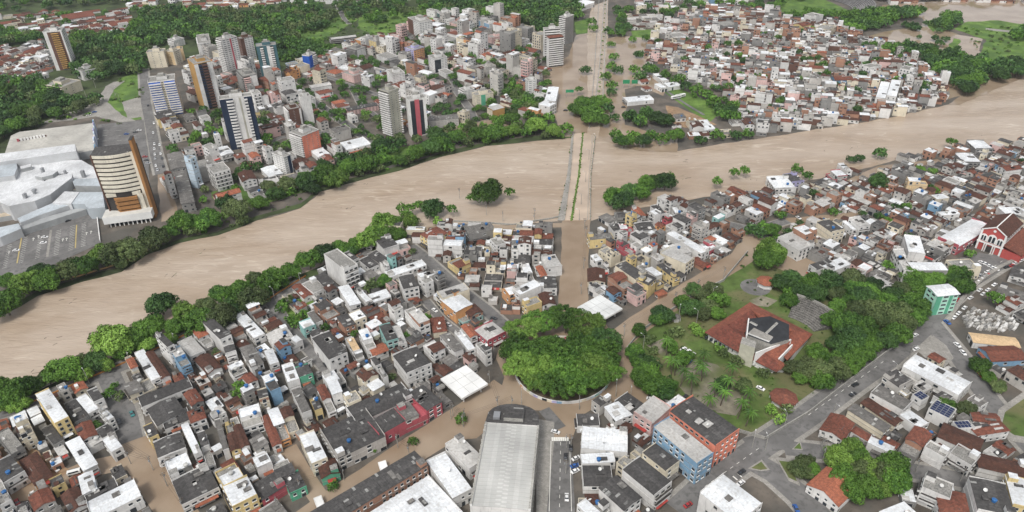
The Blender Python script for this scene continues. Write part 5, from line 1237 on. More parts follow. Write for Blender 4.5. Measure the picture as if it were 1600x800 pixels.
sign('left dark green billboard above the flooded lots east of the avenue', (978, 138), 7, 4, 5, M_SGREEN)
sign('right dark green billboard above the flooded lots east of the avenue', (991, 138), 6, 4, 5, M_SGREEN)
# ------------------------------------------------------------------ the rest of the town, lot by lot
def wchoice(r, s):       # 'm3g5t2' -> weighted pick
    items = [(s[i], int(s[i+1])) for i in range(0, len(s), 2)]; k = r.uniform(0, sum(w for _, w in items))
    for c, w in items:
        k -= w
        if k <= 0: return c
    return items[-1][0]
ZONES = [
 # polygon, direction, lot width, lot depth, storeys, roofs, walls, density, rows per street gap
 ("0 652 190 583 430 476 520 420 560 398 650 398 664 400 720 452 795 507 790 520 760 560 690 640 560 720 480 812 -40 812 -40 670", "0 640 430 455", (5, 9.5), (11, 20), "4531", "m6g9h3t7x2c1l1o1", "w6d6c3p1y1b1r3e3T1", .97, 4),
 ("560 400 600 366 640 362 690 352 885 350 872 470 795 495 700 425 664 398", "885 345 875 478", (5, 9), (9, 15), "3542", "m6g8h3t7x3c1l1o1", "w6d6c3p1y1b1O1r3e3", .97, 3),
 ("922 352 1000 338 1060 322 1110 330 1165 362 1165 395 1100 428 1000 478 965 475 918 476", "1000 480 1160 400", (5, 9), (9, 15), "3542", "m6g7h3t6x2c2l2o1", "w5d3c3p2y1b1O1r2e2T1R1", .97, 3),
 ("1095 322 1165 306 1240 296 1330 272 1440 244 1600 226 1660 220 1660 380 1600 380 1520 372 1480 400 1420 432 1340 440 1260 402 1215 372 1165 352", "1160 400 1290 335", (5, 9), (8, 14), "571", "m5g6h3t8x2c2l2", "w4d5c3p1b1r5e4", .95, 4),
 ("900 650 960 632 1000 632 1092 645 1165 700 1130 745 1080 765 1055 820 900 820", "1150 700 1060 640", (6, 10), (9, 14), "354", "m4g6h3t2c3l2", "w6d3c3", .9, 9),
 ("1285 688 1365 612 1400 590 1455 570 1500 600 1545 640 1600 712 1640 760 1400 722 1330 702", "1400 570 1600 700", (7, 12), (10, 15), "452", "x5t4m2g3h2c1l1", "w6d3c2u1", .95, 9),
 ("1435 748 1600 778 1700 820 1700 860 1430 830 1400 790", "1430 745 1600 775", (8, 12), (10, 15), "0353", "x2g3m3c2", "w6c2", .9, 9),
 ("1510 455 1600 425 1700 440 1700 640 1600 610 1560 590 1520 545 1490 515", "1500 500 1600 560", (8, 13), (9, 14), "52", "x3g3m2h2t3", "w5d2b1", .55, 3),
 # north west
 ("238 262 262 232 240 205 240 190 300 172 330 180 400 150 440 130 520 138 610 220 500 268 470 290 410 300 395 330 335 326 292 330 270 300", "455 130 545 197", (8, 19), (9, 18), "5842111", "x6o3t5m5c3g3l2h2", "w9d4c4p2y1e1r1", .8, 3),
 ("300 95 330 85 400 105 440 110 500 92 560 70 640 55 650 30 720 20 790 30 850 70 852 100 850 150 860 185 800 188 700 200 640 215 610 218 520 135 400 140 330 170 300 160 300 120", "640 60 850 110", (8, 19), (9, 17), "5753111", "x6o3t5m5c3g3l2h2", "w9d4c4p2e1r1O1", .76, 3),
 ("-80 40 0 28 75 20 130 20 200 18 205 45 180 58 105 55 90 62 60 60 0 42", "0 40 150 20", (9, 14), (9, 13), "52", "t3x5m1c1", "w6c2", .6, 2),
 ("-80 84 0 80 40 76 66 68 84 108 60 128 40 130 0 140 -80 150", "0 80 60 60", (9, 14), (9, 13), "52", "t3x5m2c1", "w6c2", .85, 3),
 ("90 42 170 38 180 52 120 56", "90 45 170 40", (9, 14), (9, 13), "52", "t2x4c1m1", "w6c2", .8, 3),
 ("190 -8 420 -12 420 10 380 14 300 16 200 14", "200 10 400 4", (10, 15), (9, 13), "52", "t2x5c1m1", "w6c2O1", .6, 3),
 ("400 -5 500 -12 720 -14 720 2 640 4 520 8 480 10 400 18", "400 10 600 0", (10, 15), (9, 13), "42", "t2x5c1m1", "w6c2", .5, 3),
 # north east
 ("1015 100 1008 80 1025 60 1030 45 1080 20 1130 12 1200 20 1222 30 1305 34 1330 48 1345 58 1365 62 1380 66 1430 92 1440 108 1470 120 1480 161 1400 181 1290 199 1180 212 1165 190 1135 150 1060 118 1030 95", "1050 130 1250 146", (5.5, 12), (5.5, 9), "7631", "t6x3m8h5g5c2l4o1", "w5d5c2r5e4n1p1", .97, 4),
 ("1040 175 1075 195 1130 192 1168 190 1172 208 1130 216 1080 218 1050 205", "1060 200 1160 195", (7, 11), (8, 12), "52", "t4m2h2o1", "w4r3c2", .5, 3),
 ("965 30 975 22 1040 26 1036 46 985 46", "965 30 1040 28", (8, 12), (8, 12), "5", "h4t3l3c2", "w4d4c2", .8, 3),
 ("955 -10 1100 -14 1230 -14 1230 4 1180 4 1090 10 1030 22 980 20 955 18", "955 5 1200 0", (8, 16), (9, 14), "321", "l3m3x3h2", "w5d3c2b1", .6, 3),
 ("1380 -14 1700 -14 1700 8 1560 6 1450 2 1380 8", "1400 0 1600 4", (8, 13), (9, 13), "52", "t5x4h2", "w4r3", .55, 3),
 ("780 -20 935 -20 932 14 870 12 860 0 780 -2", "800 0 930 0", (12, 22), (12, 20), "32", "m4l3x2", "w6", .6, 2),
 ("1008 118 1030 130 1050 138 1035 150 1000 140", "1010 120 1050 140", (7, 10), (8, 10), "5", "t5x2", "w4", .3, 3),
]
def storeys(r, s): return r.choices(range(1, len(s)+1), [int(c) for c in s])[0]
def fill(zi, z):
    poly_px, d, lw, ld, st, rf, wc, dens, per = z; r = random.Random(100+zi)
    poly = wp(pts(poly_px)); d = wp(pts(d)); ux, uy = d[1][0]-d[0][0], d[1][1]-d[0][1]; a = math.atan2(uy, ux)
    loc = [rot2(x, y, -a) for x, y in poly]; x0, x1 = min(p[0] for p in loc), max(p[0] for p in loc); y0, y1 = min(p[1] for p in loc), max(p[1] for p in loc)
    y = y0; row = 0; made = 0
    while y < y1:
        dep = r.uniform(*ld); row += 1
        x = x0
        while x < x1:
            w = r.uniform(*lw); x += w
            cx, cy = x-w/2, y+dep/2+r.uniform(-.8, .8); dd = dep*r.uniform(.8, 1.02)
            c = rot2(cx, cy, a)
            if r.random() > dens or not inside(c, poly): continue
            if any(seg_dist(c, ln) < hw+min(w, dd)*.5 for ln, hw in STREETS): continue
            px, py = proj((c[0], c[1], 0))
            if px < -60 or px > 1680 or py > 860 or py < -25: continue
            ang = a+r.uniform(-.04, .04)
            if not free(c, w, dd, a):
                w2, d2 = w*.72, dd*.5; ok = False
                for oy in (-.25, .25):
                    c2 = rot2(cx, cy+oy*dep, a)
                    if free(c2, w2, d2, a):
                        add_house(c2, w2, d2, ang, 3.0*storeys(r, st)-r.uniform(0, .5), wchoice(r, wc), wchoice(r, rf)); ok = True
                continue
            n = storeys(r, st); h = 3.05*n+r.uniform(-.3, .5); rc = wchoice(r, rf); wl_ = wchoice(r, wc)
            if n >= 4 and rc in 'tox': rc = 'c'
            if r.random() < .42 and dd > 9:
                f = r.uniform(.35, .65); s = r.choice((-1, 1)); h2 = max(2.6, h+r.choice((-3, -3, 2.8, -1)))
                ca = rot2(cx, cy-s*dd*(1-f)/2, a); cb = rot2(cx, cy+s*dd*f/2, a)
                add_house(ca, w*.97, dd*f*.98, ang, h, wl_, rc); add_house(cb, w*r.uniform(.8, .97), dd*(1-f)*.98, ang, h2, wchoice(r, wc) if r.random() < .3 else wl_, wchoice(r, rf))
            else: add_house(c, w*.97, dd, ang, h, wl_, rc)
            made += 1
        y += dep+(r.uniform(5, 7.5) if row % per == 0 else r.uniform(.2, 1.2))
    return made
PRETREES = []
def pre_trees(px, n, R, kinds, seed):      # yards and corners kept for trees before the lots are filled
    g = random.Random(seed); pl = pts(px); xs = [p[0] for p in pl]; ys = [p[1] for p in pl]; k = 0
    for _ in range(n*6):
        if k >= n: break
        x, y = g.uniform(min(xs), max(xs)), g.uniform(min(ys), max(ys))
        if not inside((x, y), pl): continue
        p = P(x, y); m = g.choice((1, 1, 2, 3))
        for j in range(m):
            rad = g.uniform(*R); c = (p.x+g.uniform(-9, 9)*(j > 0), p.y+g.uniform(-7, 7)*(j > 0))
            if not free(c, rad*1.2, rad*1.2, 0): continue
            occupy(c, rad*1.3, rad*1.3, 0, 4); k += 1
            PRETREES.append(dict(c=c, R=rad, h=rad*1.5, kind=g.choice(kinds), typ='broad', px=rad*scale_at((c[0], c[1], 4)), near=(x, y)))
pre_trees("1020 60 1210 30 1380 70 1470 150 1300 190 1180 205 1060 110", 90, (3.2, 5.2), ['green', 'dark', 'dark'], 1)
pre_trees("270 200 460 130 640 60 850 60 860 190 610 220 400 300 290 330", 95, (3.5, 6.2), ['green', 'dark', 'olive'], 2)
pre_trees("1100 320 1600 240 1600 380 1420 430 1260 400", 18, (2.6, 4.2), ['green', 'dark'], 3)
pre_trees("60 640 430 480 660 380 780 520 560 700 300 790 60 790", 16, (2.2, 3.4), ['green', 'olive'], 4)
for zi, z in enumerate(ZONES): fill(zi, z)
for s_ in HOUSES:
    if not s_.get('hand'): occupy(s_['c'], s_['L'], s_['D'], s_['a'])
def infill(zi, z):       # lean-tos, sheds and low backyard houses packed into what is left between
    poly_px, d, lw, ld, st, rf, wc, dens, per = z
    if dens < .85: return
    r = random.Random(500+zi); poly = wp(pts(poly_px)); d = wp(pts(d)); a = math.atan2(d[1][1]-d[0][1], d[1][0]-d[0][0])
    loc = [rot2(x, y, -a) for x, y in poly]; x0, x1 = min(p[0] for p in loc), max(p[0] for p in loc); y0, y1 = min(p[1] for p in loc), max(p[1] for p in loc)
    for wdt, dep, pr in ((8, 10, .92), (5.5, 8, .92), (4.2, 5.5, .9), (3.2, 4.2, .85), (2.6, 3.2, .8)):
        y = y0
        while y < y1:
            x = x0+r.uniform(0, 2)
            while x < x1:
                c = rot2(x, y, a); x += 2.6
                if not inside(c, poly) or not free(c, wdt*1.05, dep*1.05, a): continue
                if any(seg_dist(c, ln) < hw+wdt*.5 for ln, hw in STREETS): continue
                q = proj((c[0], c[1], 0))
                if not (-40 < q[0] < 1660 and -25 < q[1] < 850): continue
                if r.random() > pr: occupy(c, 2, 2, a, 3); continue
                add_house(c, wdt*r.uniform(.9, 1.1), dep*r.uniform(.9, 1.1), a+r.uniform(-.04, .04), r.choice((2.7, 3.0, 3.2, 5.6, 6.0)) if wdt > 5 else r.uniform(2.3, 3.6), wchoice(r, 'w4d3e4r2c2'), wchoice(r, 'g5h3t4m3x1l2' if zi < 8 else 't5x4g3h2m3'))
                occupy(c, wdt, dep, a)
            y += 2.6
for zi, z in enumerate(ZONES): infill(zi, z)

SIZE = lambda s: ('long' if max(s['L'], s['D']) > 2.4*min(s['L'], s['D']) else 'big' if s['L']*s['D'] > 220 else 'small' if s['L']*s['D'] < 55 else 'narrow' if min(s['L'], s['D']) < 5.5 else '')
NUMW = ['', 'single-storey', 'two-storey', 'three-storey', 'four-storey', 'five-storey', 'six-storey', 'seven-storey', 'eight-storey', 'nine-storey', 'ten-storey']
def emit_thing(s):
    st = max(1, min(10, round(s['h']/3.1)))
    kind, cat = ('house', 'house')
    if s['L']*s['D'] > 420 and st <= 4: kind, cat = ('warehouse', 'warehouse')
    elif st >= 4: kind, cat = ('apartment_building', 'apartment building')
    elif s.get('hand') and s['L']*s['D'] > 190: kind, cat = ('shop_building', 'shop building')
    word = {'house': 'house', 'warehouse': 'hall', 'apartment_building': 'block', 'shop_building': 'building'}[kind]
    desc = ' '.join(x for x in (SIZE(s), NUMW[st] if st > 1 or kind == 'house' else '', WALLN[s['w']], word, 'with', ROOFN[s['r']], 'roof') if x)
    if s['r'] == 's': desc = desc.replace('solar panel roof', 'blue solar panels on its roof')
    root = thing(kind, desc, cat, (s['c'][0], s['c'][1], 0), s['a'], {'house': 'town houses', 'warehouse': 'large sheds and halls', 'apartment_building': 'taller town blocks', 'shop_building': 'large street buildings'}[kind])
    parts, panels = house_geo(s, 0)
    for nm, mb, k in parts:
        o = mb.build(nm, root)
        if o and k: o['kind'] = k
    for mb, offs in panels:
        me = mb.mesh('roof_panel')
        for of in offs: link('roof_panel', me, root, of)
    L, D, h = s['L'], s['D'], s['h']
    if s['r'] == 's':
        mb = MB(); sp = mat('solar_cell', (.012, .022, .075), .2, .15, spec=.6); mb.box(-1.0, 1.0, -.8, .8, 0, .08, M_METAL); mb.face([(-.92, -.72, .1), (.92, -.72, .1), (.92, .72, .1), (-.92, .72, .1)], sp); me = mb.mesh('solar_panel')
        nx, ny = max(1, int(L*.97/2.1)), max(1, int(D*.97/1.7))
        for i in range(nx):
            for j in range(ny): link('solar_panel', me, root, ((i-(nx-1)/2)*2.1, (j-(ny-1)/2)*1.7, h+.7))
    return root
HOUSES.sort(key=lambda s: -s['px'])
vis = [s for s in HOUSES if -20 < proj((s['c'][0], s['c'][1], s['h']))[0] < 1620 and -10 < proj((s['c'][0], s['c'][1], s['h']))[1] < 815]
chosen = set(id(s) for s in vis if s.get('hand')); cnt = len([1 for s in vis if s.get('hand')])
def is_house(s): return not (s['L']*s['D'] > 420 or round(s['h']/3.1) >= 4 or (s.get('hand') and s['L']*s['D'] > 190))
nh = sum(1 for s in vis if s.get('hand') and is_house(s)); na = 0
for s in vis:
    if id(s) in chosen: continue
    if is_house(s):
        if nh >= 300: continue
        nh += 1
    else:
        if na >= 110: continue
        na += 1
    chosen.add(id(s))
tanks = []
for s in HOUSES:
    if id(s) in chosen:
        s['root'] = emit_thing(s)
        if s['sc'] > 2.0 and s['r'] in 'cghlm' and len(tanks) < 90 and random.Random(s['seed']).random() < .22: tanks.append(s)
mass = MB(); nm_ = 0
for s in HOUSES:
    if id(s) in chosen: continue
    parts, _ = house_geo(s, 1)
    for nm, mb, k in parts:
        if nm == 'balcony': continue
        mass.add(mb, (s['c'][0], s['c'][1], 0), s['a'])
    nm_ += 1
mass.build('distant_houses', None, kind='stuff', label='dense rows of small tile and sheet roofed houses')
print('houses', len(HOUSES), 'hand', cnt, 'things', len(chosen), 'mass', nm_)
# rooftop water tanks: each stands on a roof and is a thing of its own
tm = MB(); tm.cyl(0, 0, 0, 1.25, .85, 1.0, 12, M_TANK); tm.cyl(0, 0, 1.25, 1.5, 1.05, .5, 12, M_TANK); tme = tm.mesh('water_tank')
M_TG = mat('tank_grey', (.42, .42, .40), .7, .2); tg = MB(); tg.cyl(0, 0, 0, 1.1, .9, 1.05, 12, M_TG); tg.cyl(0, 0, 1.1, 1.4, 1.1, .4, 12, M_TG); tgm = tg.mesh('water_tank')
for s in tanks:
    r = random.Random(s['seed']+1); x, y = rot2(r.uniform(-.3, .3)*s['L'], r.uniform(-.3, .3)*s['D'], s['a']); blue = r.random() < .6
    zt = s['h']+.25+min(s['L'], s['D'])*.05
    short = ROOFN[s['r']]+' roof of '+WALLN[s['w']]+' building'
    thing('water_tank', ('blue' if blue else 'grey')+' tank on '+short, 'water tank', (s['c'][0]+x, s['c'][1]+y, zt), 0, 'rooftop water tanks', False, tme if blue else tgm)

# ------------------------------------------------------------------ trees
def crown_arrays(seed, nl, per, leaf, flat=.62, under=.15, spread=.82, lump=.3):
    g = np.random.default_rng(seed)
    u = g.random(nl); th = g.random(nl)*2*np.pi; z = 1-u*(1+under); rr = np.sqrt(np.clip(1-z*z, 0, 1))
    # golden spiral keeps the lumps evenly spread
    i = np.arange(nl)+.5; z = 1-i/nl*(1+under); rr = np.sqrt(np.clip(1-z*z, 0, 1)); th = i*2.399963+g.random(nl)*.5
    p1, p2 = g.random(2)*6.28; rad = spread*(g.uniform(.72, 1.12, nl))*(1+.16*np.sin(2*th+p1)+.11*np.sin(3*th+p2))
    keep = g.random(nl) > .13; z, rr, th, rad, nl = z[keep], rr[keep], th[keep], rad[keep], int(keep.sum())
    C = np.stack([rr*np.cos(th)*rad, rr*np.sin(th)*rad, (z*rad)*flat], 1)
    R = lump*g.uniform(.7, 1.3, nl)
    n = nl*per; idx = np.repeat(np.arange(nl), per)
    d = g.normal(size=(n, 3)); d[:, 2] += .35; d /= np.linalg.norm(d, axis=1)[:, None]
    p = C[idx]+d*(R[idx]*g.uniform(.75, 1.08, n))[:, None]*np.array([1, 1, .8])
    nn = d+g.normal(size=(n, 3))*.45; nn /= np.linalg.norm(nn, axis=1)[:, None]
    t = np.cross(nn, g.normal(size=(n, 3))); t /= np.linalg.norm(t, axis=1)[:, None]; b = np.cross(nn, t)
    s = (leaf*g.uniform(.6, 1.4, n))[:, None]
    q = np.stack([p-t*s-b*s*.7, p+t*s-b*s*.7, p+t*s*.8+b*s, p-t*s*.8+b*s], 1)
    return q.reshape(-1, 3)
def quad_mesh(name, V, mats, mi=None):
    nq = len(V)//4; me = bpy.data.meshes.new(name); me.vertices.add(len(V)); me.vertices.foreach_set('co', V.astype(np.float32).ravel())
    me.loops.add(len(V)); me.loops.foreach_set('vertex_index', np.arange(len(V), dtype=np.int32))
    me.polygons.add(nq); me.polygons.foreach_set('loop_start', np.arange(0, len(V), 4, dtype=np.int32)); me.polygons.foreach_set('loop_total', np.full(nq, 4, dtype=np.int32))
    for m in mats: me.materials.append(m)
    if mi is not None: me.polygons.foreach_set('material_index', mi.astype(np.int32))
    me.update(calc_edges=True); return me
CROWN = {}
for k in LEAF:
    CROWN[k] = [quad_mesh('crown', crown_arrays(10+i*7+len(k), 58, 150, .036, .62+.1*(i % 3)-.05, .2, .8, .27), [LEAF[k]]) for i in range(4)]
RAIN = [quad_mesh('crown', crown_arrays(50+i, 120, 130, .022, .42, .05, .88, .15), [LEAF[('green', 'dark', 'green', 'light')[i]]]) for i in range(4)]
LOWC = [crown_arrays(70+i, 26, 13, .10, .65, .15, .8, .3) for i in range(5)]
def trunk_mesh(h, seed, limbs=5):
    r = random.Random(seed); mb = MB(); mb.tube((0, 0, -.3), (.05, 0, h*.55), .055*h, .035*h, 7, M_BARK)
    for i in range(limbs):
        a = 2*math.pi*i/limbs+r.uniform(-.3, .3); e = (h*.36*math.cos(a), h*.36*math.sin(a), h*.95); m_ = (e[0]*.35, e[1]*.35, h*.72)
        mb.tube((.05, 0, h*.5), m_, .03*h, .02*h, 5, M_BARK); mb.tube(m_, e, .02*h, .008*h, 5, M_BARK)
    return mb.mesh('trunk')
TRUNK = [trunk_mesh(1.0, i) for i in range(3)]
def frond_mesh():
    mb = MB(); lm_ = LEAF['green']
    for i in range(16):
        a = 2*math.pi*i/16+(i % 3)*.12; el = (.55, .2, -.1)[i % 3]; n = 6; pr = None
        for j in range(n+1):
            t = j/n; rr = t*1.0; z = math.sin(el)*t*1.0+.22*t-.85*t*t; w = .085*math.sin(math.pi*(.12+.85*t))
            c = (rr*math.cos(a), rr*math.sin(a), z); l = (c[0]-w*math.sin(a), c[1]+w*math.cos(a), z-.07); r_ = (c[0]+w*math.sin(a), c[1]-w*math.cos(a), z-.07)
            if pr:
                for (p, q) in ((pr[1], l), (pr[2], r_)):
                    mb.face([pr[0], c, q, p], lm_)
            pr = (c, l, r_)
    return mb.mesh('fronds')
FROND = frond_mesh()
pt = MB()
for j in range(6): pt.tube((.02*j, 0, j/6), (.02*(j+1), 0, (j+1)/6), .028-.002*j, .026-.002*j, 6, M_BARK)
PTRUNK = pt.mesh('trunk')
TREES = list(PRETREES)
def tree(px, py, R, kind='green', typ='broad', zc=None, h=None, clr=False):
    h = h or R*1.25; zc = h*.55 if zc is None else zc
    p = P(px, py, zc); TREES.append(dict(c=(p.x, p.y), R=R, h=h, kind=kind, typ=typ, px=R*scale_at((p.x, p.y, zc)), near=(px, py), hand=1))
def scatter(poly_px, n, R, kinds, seed, gap=.9, avoid=False):
    r = random.Random(seed); poly = pts(poly_px); xs = [p[0] for p in poly]; ys = [p[1] for p in poly]; put = []; tries = 0
    while len(put) < n and tries < n*12:
        tries += 1; x, y = r.uniform(min(xs), max(xs)), r.uniform(min(ys), max(ys))
        # pixels towards the top stand for more ground, keep a ground-even spread
        if r.random() > ((min(ys)+313)/(y+313))**2: continue
        if not inside((x, y), poly): continue
        rad = r.uniform(*R); p = P(x, y)
        if any((p.x-a)**2+(p.y-b)**2 < ((rad+c)*gap*.62)**2 for a, b, c in put): continue
        if avoid and not free((p.x, p.y), rad*1.2, rad*1.2, 0): continue
        put.append((p.x, p.y, rad)); h = rad*1.3
        TREES.append(dict(c=(p.x, p.y), R=rad, h=h, kind=r.choice(kinds), typ='broad', px=rad*scale_at((p.x, p.y, h)), near=(x, y)))
def row(px, R, kinds='green dark', seed=1, typ='broad'):
    r = random.Random(seed); L = pts(px)
    for x, y in L: tree(x, y, r.uniform(*R), r.choice(kinds.split()), typ)
row("8 478 12 440 40 447 72 440 85 430 108 425 130 418 160 402 178 400 205 395 240 375 262 366 285 350 310 350 325 345 370 330 352 318 405 318 430 305 420 292 450 290 478 285 505 275 525 282 545 262 575 258 597 250 625 252 650 240 672 232 690 225 715 215 748 212 772 210 800 205 838 198 865 205 885 202", (5.8, 10.3), 'green dark green green olive light', 2)
row("380 345 340 340 300 362 455 300 488 296 515 262 560 270 590 264 640 248 700 232 730 222 760 220 820 208 852 212 875 212 60 425 190 412", (4, 6.5), 'green dark olive', 3)
row("0 608 22 618 48 603 75 592 100 582 122 572 150 565 205 535 188 548 232 515 252 478 275 510 290 492 312 505 322 478 345 462 368 480 376 452 400 438 425 440 345 498 380 468 395 470 455 425 483 408 508 398 532 390 556 384 590 366 575 378 612 352 640 348 620 368", (5.8, 9.5), 'green dark green green olive light', 4)
row("130 588 165 572 228 540 262 532 300 520 415 458 440 442 520 404 545 394 30 635 10 632", (4, 5.5), 'green dark light', 5)
tree(178, 535, 11.5, 'light'); tree(603, 352, 9, 'light'); tree(585, 368, 8, 'light'); tree(500, 400, 7, 'light')
tree(762, 304, 11, 'green'); tree(676, 328, 8.5, 'dark'); tree(684, 347, 4, 'light')
for x, y in ((627, 326), (640, 326), (654, 321), (706, 327), (738, 309), (795, 301), (635, 336), (1047, 277), (1035, 278), (1121, 284), (1147, 270), (1164, 267), (1487, 222), (1088, 575), (1056, 573), (1100, 560), (1051, 571), (1098, 582), (1128, 620), (1155, 640), (1082, 603), (1118, 610), (1065, 590), (1140, 606), (1103, 632), (1172, 625), (1042, 545), (1168, 652), (1146, 585), (1555, 465), (1115, 470), (700, 25), (905, 140)):
    tree(x, y, 4.3, 'green', 'palm', h=11)
row("960 308 985 300 1010 290 1040 286 972 316 1000 302 1025 286", (7, 9), 'green dark', 6)
row("962 212 990 214 1018 212 1035 218 1055 212 1095 220 1120 212 1150 212 1168 210 975 222 1005 222", (5.5, 8), 'green dark', 7)
row("915 160 930 170 948 160 905 168 938 155 960 185 985 182 1010 175 1028 182 1000 190 955 145 965 110 955 105 948 120 950 48 955 52 970 52 955 70 958 90 955 135 990 110 1012 108 1020 110 925 35 928 45 887 28 915 110 988 62 1010 60 998 85 1000 120", (5, 7.5), 'green dark green', 8)
row("903 172 918 176 934 178 950 170 912 162 930 163 922 186 942 188", (6.5, 9), 'green green dark', 70)
row("985 182 1010 178 1028 186 998 190 1040 190", (6, 8.5), 'dark green', 71)
row("1018 110 1040 118 1060 125 1072 135 1088 142 1105 148 1115 160 1125 170 1140 175 1150 182 1145 165 1130 180", (6, 8), 'green dark', 9)
tree(1372, 285, 7.5, 'dark'); tree(1375, 240, 6, 'dark'); tree(1245, 265, 5, 'green'); tree(1330, 250, 4, 'dark'); tree(1343, 248, 4.5, 'dark'); tree(1262, 275, 4.5, 'green')
row("1175 360 1192 356 1185 366 1208 360", (4.5, 6), 'green dark', 10)
row("1203 404 1212 398 1192 408 1198 392", (7, 9), 'light green', 11)
row("1095 462 1085 455 1065 472 1078 482 1095 480 1110 478 1118 490 1125 470 1035 492 1028 500 998 517 1100 492 1115 455 1232 470", (4.5, 6.5), 'green dark olive', 12)
row("992 552 1002 570 1012 585 1022 592 1002 590 1040 606 1024 608 1036 616 1010 572", (5, 7), 'green dark', 13)
row("1022 548 1124 545 1130 552 1092 520 1085 512 1192 583 1205 640 1218 655 1230 640 1100 655", (2.8, 4), 'olive light', 14)
scatter("1262 455 1330 446 1400 462 1434 488 1432 505 1395 542 1340 582 1300 590 1290 560 1305 530 1285 505 1310 500 1290 480 1262 470", 60, (5.5, 8.5), ['green', 'dark', 'green', 'olive'], 21)
scatter("1262 560 1290 555 1330 585 1290 612 1258 600 1250 585", 10, (5, 7), ['green', 'olive', 'olive', 'light'], 22)
scatter("1215 440 1262 450 1270 470 1240 470 1215 455", 8, (4.5, 6.5), ['green', 'dark'], 23)
row("1310 720 1330 700 1345 715 1360 735 1380 740 1350 760 1330 770 1370 765 1395 730 1315 745 1400 750 1340 740", (4.5, 7.2), 'green light olive green', 24)
row("1258 725 1265 735 1250 735 1530 572 1545 590 1560 605 1510 640 1475 635", (4, 5.5), 'olive green', 25)
row("1425 435 1440 432 1460 438 1478 432 1490 440 1450 445 1425 448 1505 448 1440 460 1500 428", (5, 7), 'green green dark', 26)
row("585 445 600 440 610 448 575 448 450 470 475 492 460 505 440 480", (3.5, 5), 'green olive', 27)
row("520 760 578 702 160 620 310 700 150 665 645 690 720 655 1310 330 1480 460 575 260 1085 150", (2.5, 3.5), 'green', 28)
# roundabout trees: wide spreading crowns
for x, y, R in ((818, 512, 10), (848, 497, 10), (885, 492, 10), (920, 505, 10.5), (943, 528, 10.5), (808, 540, 10), (832, 548, 11), (868, 545, 10), (905, 542, 11), (940, 555, 11), (815, 568, 10), (845, 575, 11.5), (882, 568, 12), (920, 572, 11.5), (950, 572, 8), (862, 595, 10.5), (898, 592, 10.5), (930, 588, 8), (835, 590, 8)):
    tree(x, y, R*rnd.uniform(.95, 1.06), 'green', 'rain', zc=10, h=rnd.uniform(10.5, 14.5))
tree(884, 498, 6, 'green', 'rain', zc=10, h=12)
row('1015 532 1048 542 1150 565 1128 602 1162 604 1070 560 1240 575 1252 590 1058 520 1008 600', (3.5, 5.2), 'green dark olive', 72)
# hillsides and wooded banks
scatter("-40 130 60 130 120 160 160 160 120 185 60 200 15 215 -40 260", 70, (6, 9), ['green', 'dark', 'dark', 'olive'], 31, .95)
scatter("110 60 200 60 230 20 330 20 400 30 470 60 460 80 400 90 330 88 300 60 230 80 232 105 222 112 190 122 150 135 118 118 112 80", 260, (6, 9.5), ['green', 'dark', 'dark', 'dark', 'olive'], 32, .95)
scatter("-60 -10 190 -14 420 -15 420 0 200 5 60 18 -60 28", 120, (6, 9), ['green', 'dark', 'dark', 'olive'], 33, .95)
scatter("-60 50 60 60 90 68 66 66 -60 84", 60, (6, 9), ['green', 'dark', 'dark', 'olive'], 34, .95)
scatter("400 20 500 8 530 25 500 50 440 55 400 45", 70, (6, 9), ['green', 'dark', 'dark', 'olive'], 35, .95)
scatter("520 8 560 2 640 5 660 25 600 40 540 28 525 20", 40, (6, 9), ['green', 'dark', 'dark', 'olive'], 36, .95)
scatter("640 -14 860 -16 905 -10 905 30 860 65 845 58 800 30 700 28 660 20", 240, (7, 10), ['green', 'dark', 'dark', 'dark', 'olive'], 37, .95)
scatter("400 88 440 100 520 90 520 75 440 72", 26, (6, 8), ['green', 'dark'], 38, .8)
scatter("1315 30 1380 22 1440 18 1438 30 1410 35 1385 42 1370 50 1340 52 1320 48", 60, (6, 9), ['green', 'dark'], 39, .8)
scatter("1445 95 1480 88 1520 98 1540 100 1535 130 1510 150 1480 128 1460 120", 70, (6, 9), ['dark', 'dark', 'green'], 40, .75)
scatter("1548 105 1590 102 1640 100 1640 116 1600 120 1560 130 1548 122", 16, (7, 9), ['dark'], 41, .85)
scatter("1370 80 1400 78 1445 78 1440 92 1400 88", 16, (5, 8), ['green', 'dark'], 42, .8)
scatter("1455 40 1480 28 1500 28 1490 50 1470 48", 14, (6, 8), ['dark', 'green'], 43, .8)
scatter("1580 45 1640 45 1640 75 1585 70", 16, (7, 9), ['dark', 'green'], 44, .8)
scatter("960 20 1100 5 1230 8 1200 20 1090 28 1040 50 1000 40 965 60", 70, (5, 8), ['dark', 'green'], 45, 1.2, True)
scatter("1210 20 1300 22 1330 30 1230 34", 14, (4, 7), ['green'], 46, 1.0, True)
scatter("1100 -14 1640 -15 1640 2 1100 2", 120, (6, 10), ['dark', 'green'], 47, 1.0, True)
scatter("240 190 460 120 640 60 850 60 860 190 610 220 400 300 290 330", 190, (3.2, 6), ['dark', 'green'], 48, 1.3, True)
scatter("1020 60 1210 30 1380 70 1470 150 1300 190 1180 205 1060 110", 60, (3, 5), ['dark', 'green'], 49, 2.2, True)
scatter("1100 320 1600 230 1600 380 1420 430 1260 400", 20, (2.5, 4), ['dark', 'green'], 50, 3, True)
scatter("60 70 200 60 330 5 200 20 60 25 0 45 -20 80 0 140", 80, (5, 7), ['dark', 'green'], 51, 1.2, True)
scatter("780 140 850 135 850 180 790 182", 25, (3.5, 6), ['olive', 'green'], 52, 1.0, True)
scatter("1420 42 1436 40 1440 50 1425 50", 5, (4, 5), ['dark'], 53, .8)
scatter("1400 42 1450 38 1450 55 1400 55", 4, (4, 5), ['dark'], 54, .8)
